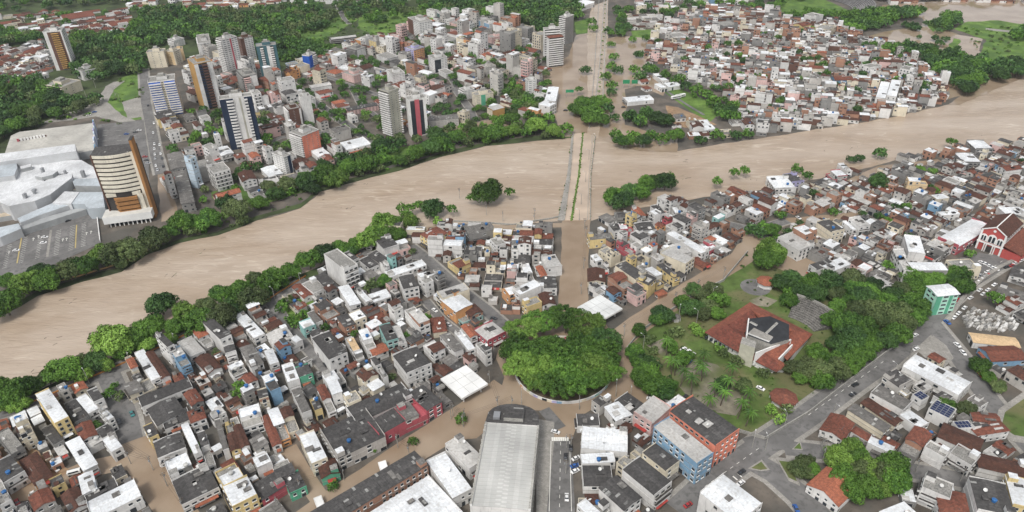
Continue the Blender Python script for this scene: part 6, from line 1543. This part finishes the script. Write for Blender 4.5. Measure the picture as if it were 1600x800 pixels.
scatter("330 300 400 285 480 262 560 235 640 218 700 205 760 196 800 188 860 192 860 206 740 214 640 238 500 280 400 318 330 340", 60, (4.5, 7.5), ['green', 'dark', 'olive'], 60, 1.0, True)
for x, y, R in ((1455, 75, 7), (1468, 68, 6), (1478, 62, 5), (1418, 68, 6.5), (1436, 58, 3.5), (1496, 75, 4), (1483, 45, 5), (1468, 48, 5), (998, 87, 4), (1461, 60, 5)): tree(x, y, R, 'dark')
for i in range(22):
    t = i/21; tree(936+(947-936)*t+rnd.uniform(-1, 1), 150-150*t, rnd.uniform(.9, 1.7), rnd.choice(['light', 'green', 'olive']), h=3)

TREES.sort(key=lambda t: -t['px'])
nt_ = 0; lows = []; midx = []; KI = list(LEAF)
TW = {'green': 'mid green', 'dark': 'dark green', 'light': 'light green', 'olive': 'olive green'}
for t in TREES:
    q = proj((t['c'][0], t['c'][1], t['h']*.6)); inframe = -15 < q[0] < 1615 and -8 < q[1] < 815
    R, h = t['R'], t['h']; r = random.Random(t['c'][0]*13.7)
    if inframe and nt_ < NT_MAX:
        nt_ += 1; x, y = t['c']
        sz = 'big ' if R > 8.5 else 'small ' if R < 5.5 else ''
        if t['typ'] == 'palm':
            o = thing('palm_tree', 'slender coconut palm with drooping fronds', 'palm tree', (x, y, 0), r.uniform(0, 6), 'coconut palms')
            k = link('trunk', PTRUNK, o); k.scale = (h*1.1, h*1.1, h); k = link('crown', FROND, o, (h*.13, 0, h)); k.scale = (R, R, R)
        else:
            rain = t['typ'] == 'rain'
            o = thing('broadleaf_tree', ('flat topped rain tree on the island' if rain else sz+'round '+TW[t['kind']]+' tree'), 'tree', (x, y, 0), r.uniform(0, 6), 'trees of the round island' if rain else 'trees of the town and riverbanks')
            k = link('trunk', TRUNK[r.randrange(3)], o); k.scale = (h*1.0, h*1.0, h*.82)
            me = RAIN[r.choice((0, 0, 2, 1, 2, 3))] if rain else CROWN[t['kind']][r.randrange(4)]
            k = link('crown', me, o, (0, 0, h*.62 if not rain else h*.66)); s = r.uniform(.92, 1.08); k.scale = (R*s, R/s, R*r.uniform(.9, 1.15))
    else:
        V = LOWC[r.randrange(5)]; a = r.uniform(0, 6); c, sn = math.cos(a), math.sin(a)
        q = np.stack([(V[:, 0]*c-V[:, 1]*sn)*R+t['c'][0], (V[:, 0]*sn+V[:, 1]*c)*R+t['c'][1], V[:, 2]*R*1.1+h*.55], 1)
        lows.append(q); midx.append(np.full(len(V)//4, KI.index(t['kind'])))
if lows:
    me = quad_mesh('woodland', np.concatenate(lows), [LEAF[k] for k in KI], np.concatenate(midx))
    link('woodland', me, None, None, kind='stuff', label='dense green woodland covering the hillsides and far banks')
print('trees', len(TREES), 'things', nt_)
# undergrowth between the trees and along the banks
def bushes(name, label, polys, dens, sz, kinds, seed):
    g = random.Random(seed); out = []; mi = []
    base = [crown_arrays(200+i, 9, 12, .16, .7, .05, .7, .4) for i in range(4)]
    for px in polys:
        poly = wp(pts(px)); xs = [p[0] for p in poly]; ys = [p[1] for p in poly]; n = int((max(xs)-min(xs))*(max(ys)-min(ys))*dens)
        for _ in range(n):
            x, y = g.uniform(min(xs), max(xs)), g.uniform(min(ys), max(ys))
            if not inside((x, y), poly): continue
            q = proj((x, y, 0))
            if not (-30 < q[0] < 1630 and -12 < q[1] < 830): continue
            R = g.uniform(*sz); V = base[g.randrange(4)]; out.append(V*R+np.array([x, y, R*.25])); mi.append(np.full(len(V)//4, KI.index(g.choice(kinds))))
    if out: link(name, quad_mesh(name, np.concatenate(out), [LEAF[k] for k in KI], np.concatenate(mi)), None, None, kind='stuff', label=label)
bushes('undergrowth', 'low bushes under the riverbank trees and on the slopes', ["-20 486 60 458 130 432 190 418 230 395 280 376 340 364 400 340 470 320 500 294 560 278 640 257 690 240 760 225 840 214 895 210 892 203 760 214 640 240 500 278 400 318 300 352 190 402 60 435 -20 455",
   "-20 640 60 612 130 580 200 550 330 492 420 452 480 427 560 394 640 364 640 372 560 404 480 438 430 460 340 502 200 562 60 627 -20 655"], .010, (1.2, 2.6), ['green', 'dark', 'olive'], 5)
bushes('scrub', 'scrub and tall grass on the open slopes and vacant plots', ["-20 200 60 200 120 190 200 200 200 186 120 178 60 175 -20 150", "400 70 470 45 540 25 600 20 700 20 690 30 560 60 500 92 400 95", "425 475 450 462 500 458 490 480 475 505 455 512 440 500", "1500 45 1600 40 1600 100 1545 98", "1180 20 1230 28 1300 36 1310 45 1200 40",
   "165 160 190 118 222 110 226 150 200 160"], .009, (1.2, 3), ['green', 'olive', 'light'], 6)
bushes('park_shrubs', 'low shrubs and rough tufts over the park lawn', [PARK], .012, (.4, 1.3), ['green', 'olive', 'light', 'dark'], 8)
# driftwood and litter carried by the river
dm = MB(); g = random.Random(77)
for k in range(900):
    x, y = g.uniform(-20, 1620), g.uniform(150, 600); q = P(x, y)
    if inside((q.x, q.y), wp(NW)) or inside((q.x, q.y), wp(S)) or inside((q.x, q.y), wp(NE)): continue
    if g.random() < .72: continue
    a = math.radians(50 if x < 900 else 30)+g.uniform(-.5, .5)
    for _ in range(g.choice((1, 1, 2, 5))):
        b = MB(); l_ = g.uniform(.4, 1.8); b.box(-l_, l_, -.1, .1, -.1, .12, g.choice((M_BARK, M_BARK, LEAF['olive'], M_DARK))); dm.add(b, (q.x+g.gauss(0, 2.2), q.y+g.gauss(0, 2.2), .0), a+g.gauss(0, .4))
dm.build('floating_debris', None, kind='stuff', label='scattered branches and litter drifting on the brown river')
# ------------------------------------------------------------------ vehicles
def car_parts(paint, kind='car'):
    body, glass, wheel = MB(), MB(), MB(); L, Wd = (4.3, 1.75) if kind == 'car' else (5.2, 1.85)
    prof = [(-L/2, .35), (-L/2, .8), (-L/2+.25, .95), (-.95, 1.0), (.95, 1.0), (L/2-.15, .82), (L/2, .6), (L/2, .35)]
    y = Wd/2
    for s in (-1, 1): body.face([(a, s*y, z) for a, z in prof][::s], paint)
    for (a, z), (b, zz) in zip(prof, prof[1:]+prof[:1]): body.face([(a, -y, z), (b, -y, zz), (b, y, zz), (a, y, z)], paint)
    top = 1.45; q0 = [(-1.45, .99), (1.15, .99)]; r0 = [(-1.0, top), (.45, top)]; yi, yt = y-.06, y-.25
    body.face([(-1.0, -yt, top), (.45, -yt, top), (.45, yt, top), (-1.0, yt, top)], paint)
    glass.face([(1.15, -yi, .99), (1.15, yi, .99), (.45, yt, top), (.45, -yt, top)], M_GLASS); glass.face([(-1.45, -yi, .99), (-1.45, yi, .99), (-1.0, yt, top), (-1.0, -yt, top)], M_GLASS)
    for s in (-1, 1): glass.face([(-1.45, s*yi, .99), (1.15, s*yi, .99), (.45, s*yt, top), (-1.0, s*yt, top)], M_GLASS)
    if kind == 'pickup': body.box(-L/2+.1, -1.5, -y+.1, y-.1, .7, 1.15, M_DARK)
    n = 10
    for i in range(n):
        a, b = 2*math.pi*i/n, 2*math.pi*(i+1)/n
        wheel.face([(.32*math.cos(a), -.12, .32*math.sin(a)), (.32*math.cos(b), -.12, .32*math.sin(b)), (.32*math.cos(b), .12, .32*math.sin(b)), (.32*math.cos(a), .12, .32*math.sin(a))], M_DARK)
    for s in (-.12, .12): wheel.face([(.32*math.cos(2*math.pi*i/n), s, .32*math.sin(2*math.pi*i/n)) for i in range(n)], M_DARK)
    return body.mesh('body'), glass.mesh('windows'), wheel.mesh('wheel')
PAINT = {'white': (.74, .74, .73), 'black': (.02, .02, .022), 'dark grey': (.07, .072, .075), 'silver': (.42, .43, .44), 'red': (.35, .03, .03), 'blue': (.03, .10, .32), 'teal': (.04, .18, .18)}
CP = {}
def car(px, py, dx, dy, colour, place, kind='car'):
    if (colour, kind) not in CP: CP[(colour, kind)] = car_parts(mat('car_'+colour.replace(' ', '_'), PAINT[colour], .3, .04, spec=.6), kind)
    b, g, w = CP[(colour, kind)]; p = P(px, py, .6); q = P(px+dx, py+dy, .6); a = math.atan2(q.y-p.y, q.x-p.x)
    o = thing('parked_'+kind if place != 'driving' else kind, colour+' '+kind, kind, (p.x, p.y, .2), a, 'cars on the streets', False)
    link('body', b, o); link('windows', g, o)
    for sx in (-1, 1):
        for sy in (-1, 1): link('wheel', w, o, (sx*1.35, sy*.8, .32))
C4 = lambda t, x, y: (TILE[t][0]+x/4, TILE[t][1]+y/4)
CARS = """l 1335 42 2 1 white|l 1358 50 2 1 white|l 1382 64 2 1 white|l 1403 75 2 1 white|l 1422 82 2 1 white|l 1370 100 2 -1 white|l 1378 118 2 -1 red|l 1350 132 2 -1 silver|l 1325 122 2 -1 silver|l 1315 162 2 -1 white|l 1338 145 2 -1 white
l 1415 180 2 -1.4 white|l 1375 212 2 -1.4 white|l 1345 238 2 -1.4 white|l 1323 214 2 -1.4 white|l 1265 262 2 -1.2 white|l 1228 325 2 -1.7 white|l 1192 358 2 -1.7 white|l 1163 385 2 -1.7 white|l 1135 322 2 -1.7 white|l 1160 298 2 -1.7 white|l 1187 276 2 -1.7 red
l 1182 557 2 1.6 white|l 1218 605 2 2 white|l 1328 742 2 2.4 red|l 1120 415 2 1.5 blue|l 918 496 2 -.9 white|l 925 582 2 -1 white|l 1525 60 2 -1 red|l 1545 45 2 -1 white|l 1490 70 2 -.6 black|l 1580 30 2 -1 white
p 545 5 2 -1 black|p 530 65 2 -1 black|p 175 780 1 2 blue|p 735 655 2 .4 blue|p 830 685 .4 -2 white|o 272 300 2 .6 white|o 335 455 .2 -3 black|o 400 465 2 -1 white|o 393 512 2 -.6 blue|o 395 545 2 -1 white|o 342 708 0 -3 white|o 367 400 0 -3 black
o 867 95 2 .6 white|o 940 125 2 .8 white|o 935 102 2 .6 black|o 1100 757 2 -1.2 red|o 1435 550 2 -1.4 black|o 1430 620 2 -1.4 white|o 1553 28 2 1 white|k 1072 583 2 -1.2 white|k 1100 597 2 -1.2 white|k 1127 617 2 -1.2 white|k 1107 662 2 -1.2 blue
m 770 72 1 2 dark_grey|m 683 72 1 2 white|m 825 187 1 2 teal|m 745 235 1 2 dark_grey|m 345 535 2 1 white|m 208 690 1 2 white|m 108 740 1 2 red|j 1117 340 2 1.4 white|j 1163 393 2 1.6 white|j 1205 430 2 1.6 silver|j 435 680 1.6 2 black|j 1485 390 2 .6 dark_grey|j 78 350 1.5 2 white|j 100 372 1.5 2 silver|j 130 405 1.5 2 white
e 965 100 .2 2 white|e 965 130 .2 2 white|e 968 165 .2 2 white|e 970 190 .2 2 silver|e 998 105 .2 2 white|e 1005 160 .2 2 white|e 1020 240 .3 2 black|e 958 30 .2 2 white|e 1012 190 .2 2 dark_grey|e 790 38 2 0 blue|e 845 28 2 0 dark_grey|e 870 15 2 0 white|e 905 180 2 0 red|e 915 202 2 0 dark_grey|e 925 220 2 0 silver
e 280 683 2 -.2 white|e 272 718 2 -.2 white|e 102 765 2 -.2 white|e 425 580 2 -.8 black|a 555 720 2 -.3 white|a 590 700 2 -.3 blue|a 925 660 .3 2 black|a 962 770 .3 2 white|c 335 690 2 .2 black|c 697 670 2 .1 black|h 190 562 1.6 1 white|g 1258 457 2 0 white|g 1215 487 2 0 silver|e 975 235 .2 2 white|e 985 262 .2 2 silver|e 600 70 2 0 white"""
for row_ in CARS.replace('\n', '|').split('|'):
    t = row_.split(); x, y = C4(t[0], float(t[1]), float(t[2])); car(x, y, float(t[3]), float(t[4]), t[5].replace('_', ' '), '')
x, y = C4('o', 1078, 85); car(x, y, 2, -2, 'black', '', 'pickup')
def truck(desc, px, py, dx, dy, L, Wd, H, cabm, boxm, name='truck', cat='truck'):
    p = P(px, py, 1); q = P(px+dx, py+dy, 1); a = math.atan2(q.y-p.y, q.x-p.x); o = thing(name, desc, cat, (p.x, p.y, .2), a, None, True)
    mb = MB(); mb.box(-L/2, L/2-1.9 if cabm else L/2, -Wd/2, Wd/2, .8, H, boxm); mb.build('cargo_box' if cabm else 'body', o)
    if cabm: mb = MB(); mb.box(L/2-1.8, L/2, -Wd/2, Wd/2, .6, 2.6, cabm); mb.build('cab', o)
    mb = MB(); mb.box(L/2-.1, L/2+.03, -Wd/2+.2, Wd/2-.2, 1.6, 2.4, M_GLASS)
    if not cabm:
        for s in (-1, 1): mb.box(-L/2+.6, L/2-.8, s*Wd/2-.03, s*Wd/2+.03, 1.7, 2.5, M_GLASS)
    mb.build('windows', o); _, _, w = CP[('white', 'car')]
    for sx in (-.35, .35):
        for sy in (-1, 1): k = link('wheel', w, o, (sx*L, sy*Wd*.45, .5)); k.scale = (1.6, 1.6, 1.6)
truck('white box truck with a blue cab on the car lined avenue', *C4('l', 1255, 212), -1.4, 2.4, 7.5, 2.4, 3.3, W('B'), M_WHITE)
truck('left white bus parked on the grass field by the avenue', *C4('c', 1025, 612), 3, -.6, 11, 2.5, 3.2, None, M_WHITE, 'bus', 'bus')
truck('right white bus parked on the grass field by the avenue', *C4('c', 1052, 603), 3, -.6, 11, 2.5, 3.2, None, M_WHITE, 'bus', 'bus')
truck('white van with dark windows parked in the muddy yard', *C4('m', 465, 555), 3, -.8, 5.5, 2, 2.3, None, M_WHITE, 'van', 'van')
# ------------------------------------------------------------------ lamps and utility poles
pm = MB(); pm.cyl(0, 0, -.3, 9, .2, .13, 6, M_CONC); POLE = pm.mesh('pole')
cm_ = MB(); cm_.box(-1.1, 1.1, -.08, .08, 8.2, 8.4, M_BARK, bottom=True); cm_.box(-.8, .8, -.08, .08, 7.3, 7.45, M_BARK, bottom=True); cm_.cyl(.5, .2, 6.2, 7.1, .3, .3, 8, M_METAL); XARM = cm_.mesh('crossarm')
lmh = MB(); lmh.tube((0, 0, 8.9), (1.9, 0, 9.6), .08, .06, 5, M_METAL); lmh.box(1.7, 2.6, -.16, .16, 9.5, 9.7, M_FRAME, bottom=True); LHEAD = lmh.mesh('lamp_arm')
def poles(px, lamp, seed, wires=True):
    r = random.Random(seed); L = [P(*p) for p in pts(px)]
    for i, p in enumerate(L):
        q = L[min(i+1, len(L)-1)] if i < len(L)-1 else L[i-1]; a = math.atan2(q.y-p.y, q.x-p.x)
        o = thing('street_lamp' if lamp else 'utility_pole', ('concrete street lamp with one arm' if lamp else 'grey utility pole carrying cables'), 'street lamp' if lamp else 'utility pole', (p.x, p.y, .1), a+math.pi/2, 'street lamps' if lamp else 'utility poles')
        link('pole', POLE, o); link('lamp_arm' if lamp else 'crossarm', LHEAD if lamp else XARM, o)
    if wires:
        mb = MB(); o = L[0]
        for p, q in zip(L, L[1:]):
            d = (q-p).normalized(); n = Vector((-d.y, d.x, 0))
            for s in (-.9, 0, .9):
                pr = None
                for k in range(9):
                    t = k/8; c = p+(q-p)*t+n*s-o; c.z = 8.4-2.0*t*(1-t)*1.6
                    if pr: mb.tube(pr, c, .035, .035, 3, M_DARK)
                    pr = c.copy()
        thing('overhead_cable', 'sagging overhead cables', 'cable', (o.x, o.y, 0), 0, 'overhead cables', False, mb.mesh('overhead_cable'))
poles("778 640 765 600 772 560", False, 1); poles("640 715 622 700 705 655 726 660", False, 2); poles("538 750 470 770 436 798", False, 3)
poles("690 640 708 650 724 668 800 640", False, 4); poles("815 632 905 640 962 620 985 622", True, 5, False); poles("885 700 892 700 884 740", False, 6)
poles("975 525 1055 475 1090 455 1130 435", False, 7); poles("905 345 908 320 915 285 920 250 924 225", True, 8, False); poles("913 358 915 370 912 420 908 460", False, 9)
poles("140 668 240 735 205 725", False, 10); poles("270 735 262 760 290 800", False, 11); poles("718 310 760 336 786 346 835 350 835 342", False, 12, False)
poles("1175 700 1195 705 1282 700 1330 640 1395 590 1420 560", True, 13, False); poles("1005 545 1060 500 1088 505 1112 470 1300 652 1225 668", True, 14, False)
poles("430 470 470 445 400 485 340 510 275 540 205 570 140 600", True, 15, False); poles("1282 705 1285 720 1430 738 1500 752", False, 16)
poles("180 150 188 160 136 155 150 138 62 180 75 178", True, 17, False); poles("928 195 934 150 938 100 942 60 945 20", True, 18, False)
# ------------------------------------------------------------------ labels: what it looks like, then where it stands
LM = [("the round tree island", 880, 577), ("the panelled station canopy", 945, 480), ("the plain white canopy", 725, 600), ("the long market hall", 795, 720), ("the coral block", 1105, 680),
      ("the mint green block", 1462, 470), ("the red church", 1560, 385), ("the cultural centre", 1190, 530), ("the curved hotel", 200, 330), ("the navy tower", 375, 230), ("the khaki tower", 610, 212),
      ("the orange flanked tower", 872, 100), ("the stadium", 1290, 12), ("the near bridge end", 900, 350), ("the far bridge end", 912, 213), ("the cream twin blocks", 1000, 455),
      ("the tall white riverside block", 545, 448), ("the yellow fronted tall house", 98, 680), ("the dry street end", 205, 690), ("the dark brick hall", 600, 765), ("the folded white roof", 1455, 585),
      ("the solar panels", 1475, 660), ("the orange tiled villa", 1295, 765), ("the flooded plaza tree", 1372, 290), ("the lone river tree", 762, 315), ("the brown hillside tower", 110, 108),
      ("the teal tower", 425, 128), ("the salmon tower", 478, 243), ("the parked buses", 1060, 155), ("the wooded river point", 1500, 130), ("the blank tan block", 1430, 300), ("the riverside white sheds", 1240, 290),
      ("the yellow corner shop", 945, 385), ("the open air theatre", 1275, 492), ("the pink terrace by the flood", 660, 650), ("the purple striped office", 1120, 780), ("the mall car park", 100, 385),
      ("the diagonal road", 500, 165), ("the billboards", 985, 140), ("the muddy yard", 60, 720), ("the grassy vacant plot", 460, 485), ("the green slope", 480, 60), ("the river corner trees", 1000, 305),
      ("the dry plaza", 1210, 360), ("the blue rooftop tower", 280, 560), ("the far woods", 760, 20), ("the lakeside islets", 1430, 62), ("the white blank tower", 1425, 122), ("the wide green field", 1570, 70)]
LMP = [(n, P(x, y)) for n, x, y in LM]
ORD = ['', 'second', 'third', 'fourth', 'fifth', 'sixth', 'seventh', 'eighth', 'ninth', 'tenth', 'eleventh', 'twelfth', 'thirteenth', 'fourteenth', 'fifteenth', 'sixteenth', 'seventeenth', 'eighteenth', 'nineteenth', 'twentieth']
groups = {}
OWN = {}          # a landmark must not describe itself
for i_, (nm, lp) in enumerate(LMP):
    if any(w in nm for w in ('block', 'villa', 'hall', 'house', 'shop', 'folded', 'canopy', 'plaza tree', 'river tree', 'office')):
        want = ('tree',) if 'tree' in nm else ('house', 'warehouse', 'apartment building', 'shop building')
        c_ = [t for t in THINGS if t[2] in want and not t[4]]
        if c_: OWN.setdefault(min(c_, key=lambda t: (t[3]-lp).length)[0].name, set()).add(nm)
isl = sorted([t for t in THINGS if t[0].get('group') == 'trees of the round island'], key=lambda t: proj((t[3].x, t[3].y, 10))[0])
for o, desc, cat, pos, fixed, ref in THINGS:
    if fixed: o['label'] = desc; continue
    if o.get('group') == 'trees of the round island':
        k_ = [t[0] for t in isl].index(o); o['label'] = 'flat topped rain tree on the round island, '+(ORD[k_]+' from the left' if k_ else 'leftmost'); continue
    nm, lp = min([q for q in LMP if q[0] not in OWN.get(o.name, ())], key=lambda n: (n[1]-pos).length); d = pos-lp; d.z = 0
    q = proj((pos.x, pos.y, 3)); lq = proj((lp.x, lp.y, 3)); dx, dy = q[0]-lq[0], (q[1]-lq[1])*1.6
    rel = ('right of' if dx > 0 else 'left of') if abs(dx) > abs(dy) else ('in front of' if dy > 0 else 'behind')
    groups.setdefault((desc, rel, nm), []).append((d.length, o))
for (desc, rel, nm), lst in groups.items():
    lst.sort(key=lambda t: t[0])
    for i, (_, o) in enumerate(lst):
        if len(lst) == 1: s = f'{desc} {rel} {nm}'
        elif i == 0: s = f'{desc}, nearest one {rel} {nm}'
        else: s = f'{desc}, {ORD[i] if i < 20 else "farther"} one {rel} {nm}'
        w = s.split()
        if len(w) > 16: s = s.replace(' one ', ' ').replace(' with ', ', ')
        if len(s.split()) > 16: s = s.replace(', nearest', '').replace(' roof', '', 1).replace('single-storey ', '').replace(' building', '', 1)
        if len(s.split()) > 16: s = s.replace(' the ', ' ', 1).replace(' sheet', '', 1)
        o['label'] = s
print('things', len(THINGS), 'objects', len(bpy.data.objects), 'tris', sum(len(m.loops)-2*len(m.polygons) for m in bpy.data.meshes))
# thin haze: far things fade a little, near things stay clear
hzm = bpy.data.materials.new('haze_air'); hzm.use_nodes = True; hn = hzm.node_tree.nodes; hn.remove(hn['Principled BSDF'])
pv = hn.new('ShaderNodeVolumePrincipled'); pv.inputs['Density'].default_value = 0.00005; pv.inputs['Color'].default_value = (.86, .92, 1, 1); pv.inputs['Anisotropy'].default_value = 0.2
hzm.node_tree.links.new(pv.outputs[0], hn['Material Output'].inputs['Volume'])
hb = MB(); hb.box(-2600, 2600, -900, 4200, -1.2, 275, hzm, bottom=True); hb.build('haze', None, kind='stuff', label='thin pale haze over the far town')
scn.cycles.volume_bounces = 0
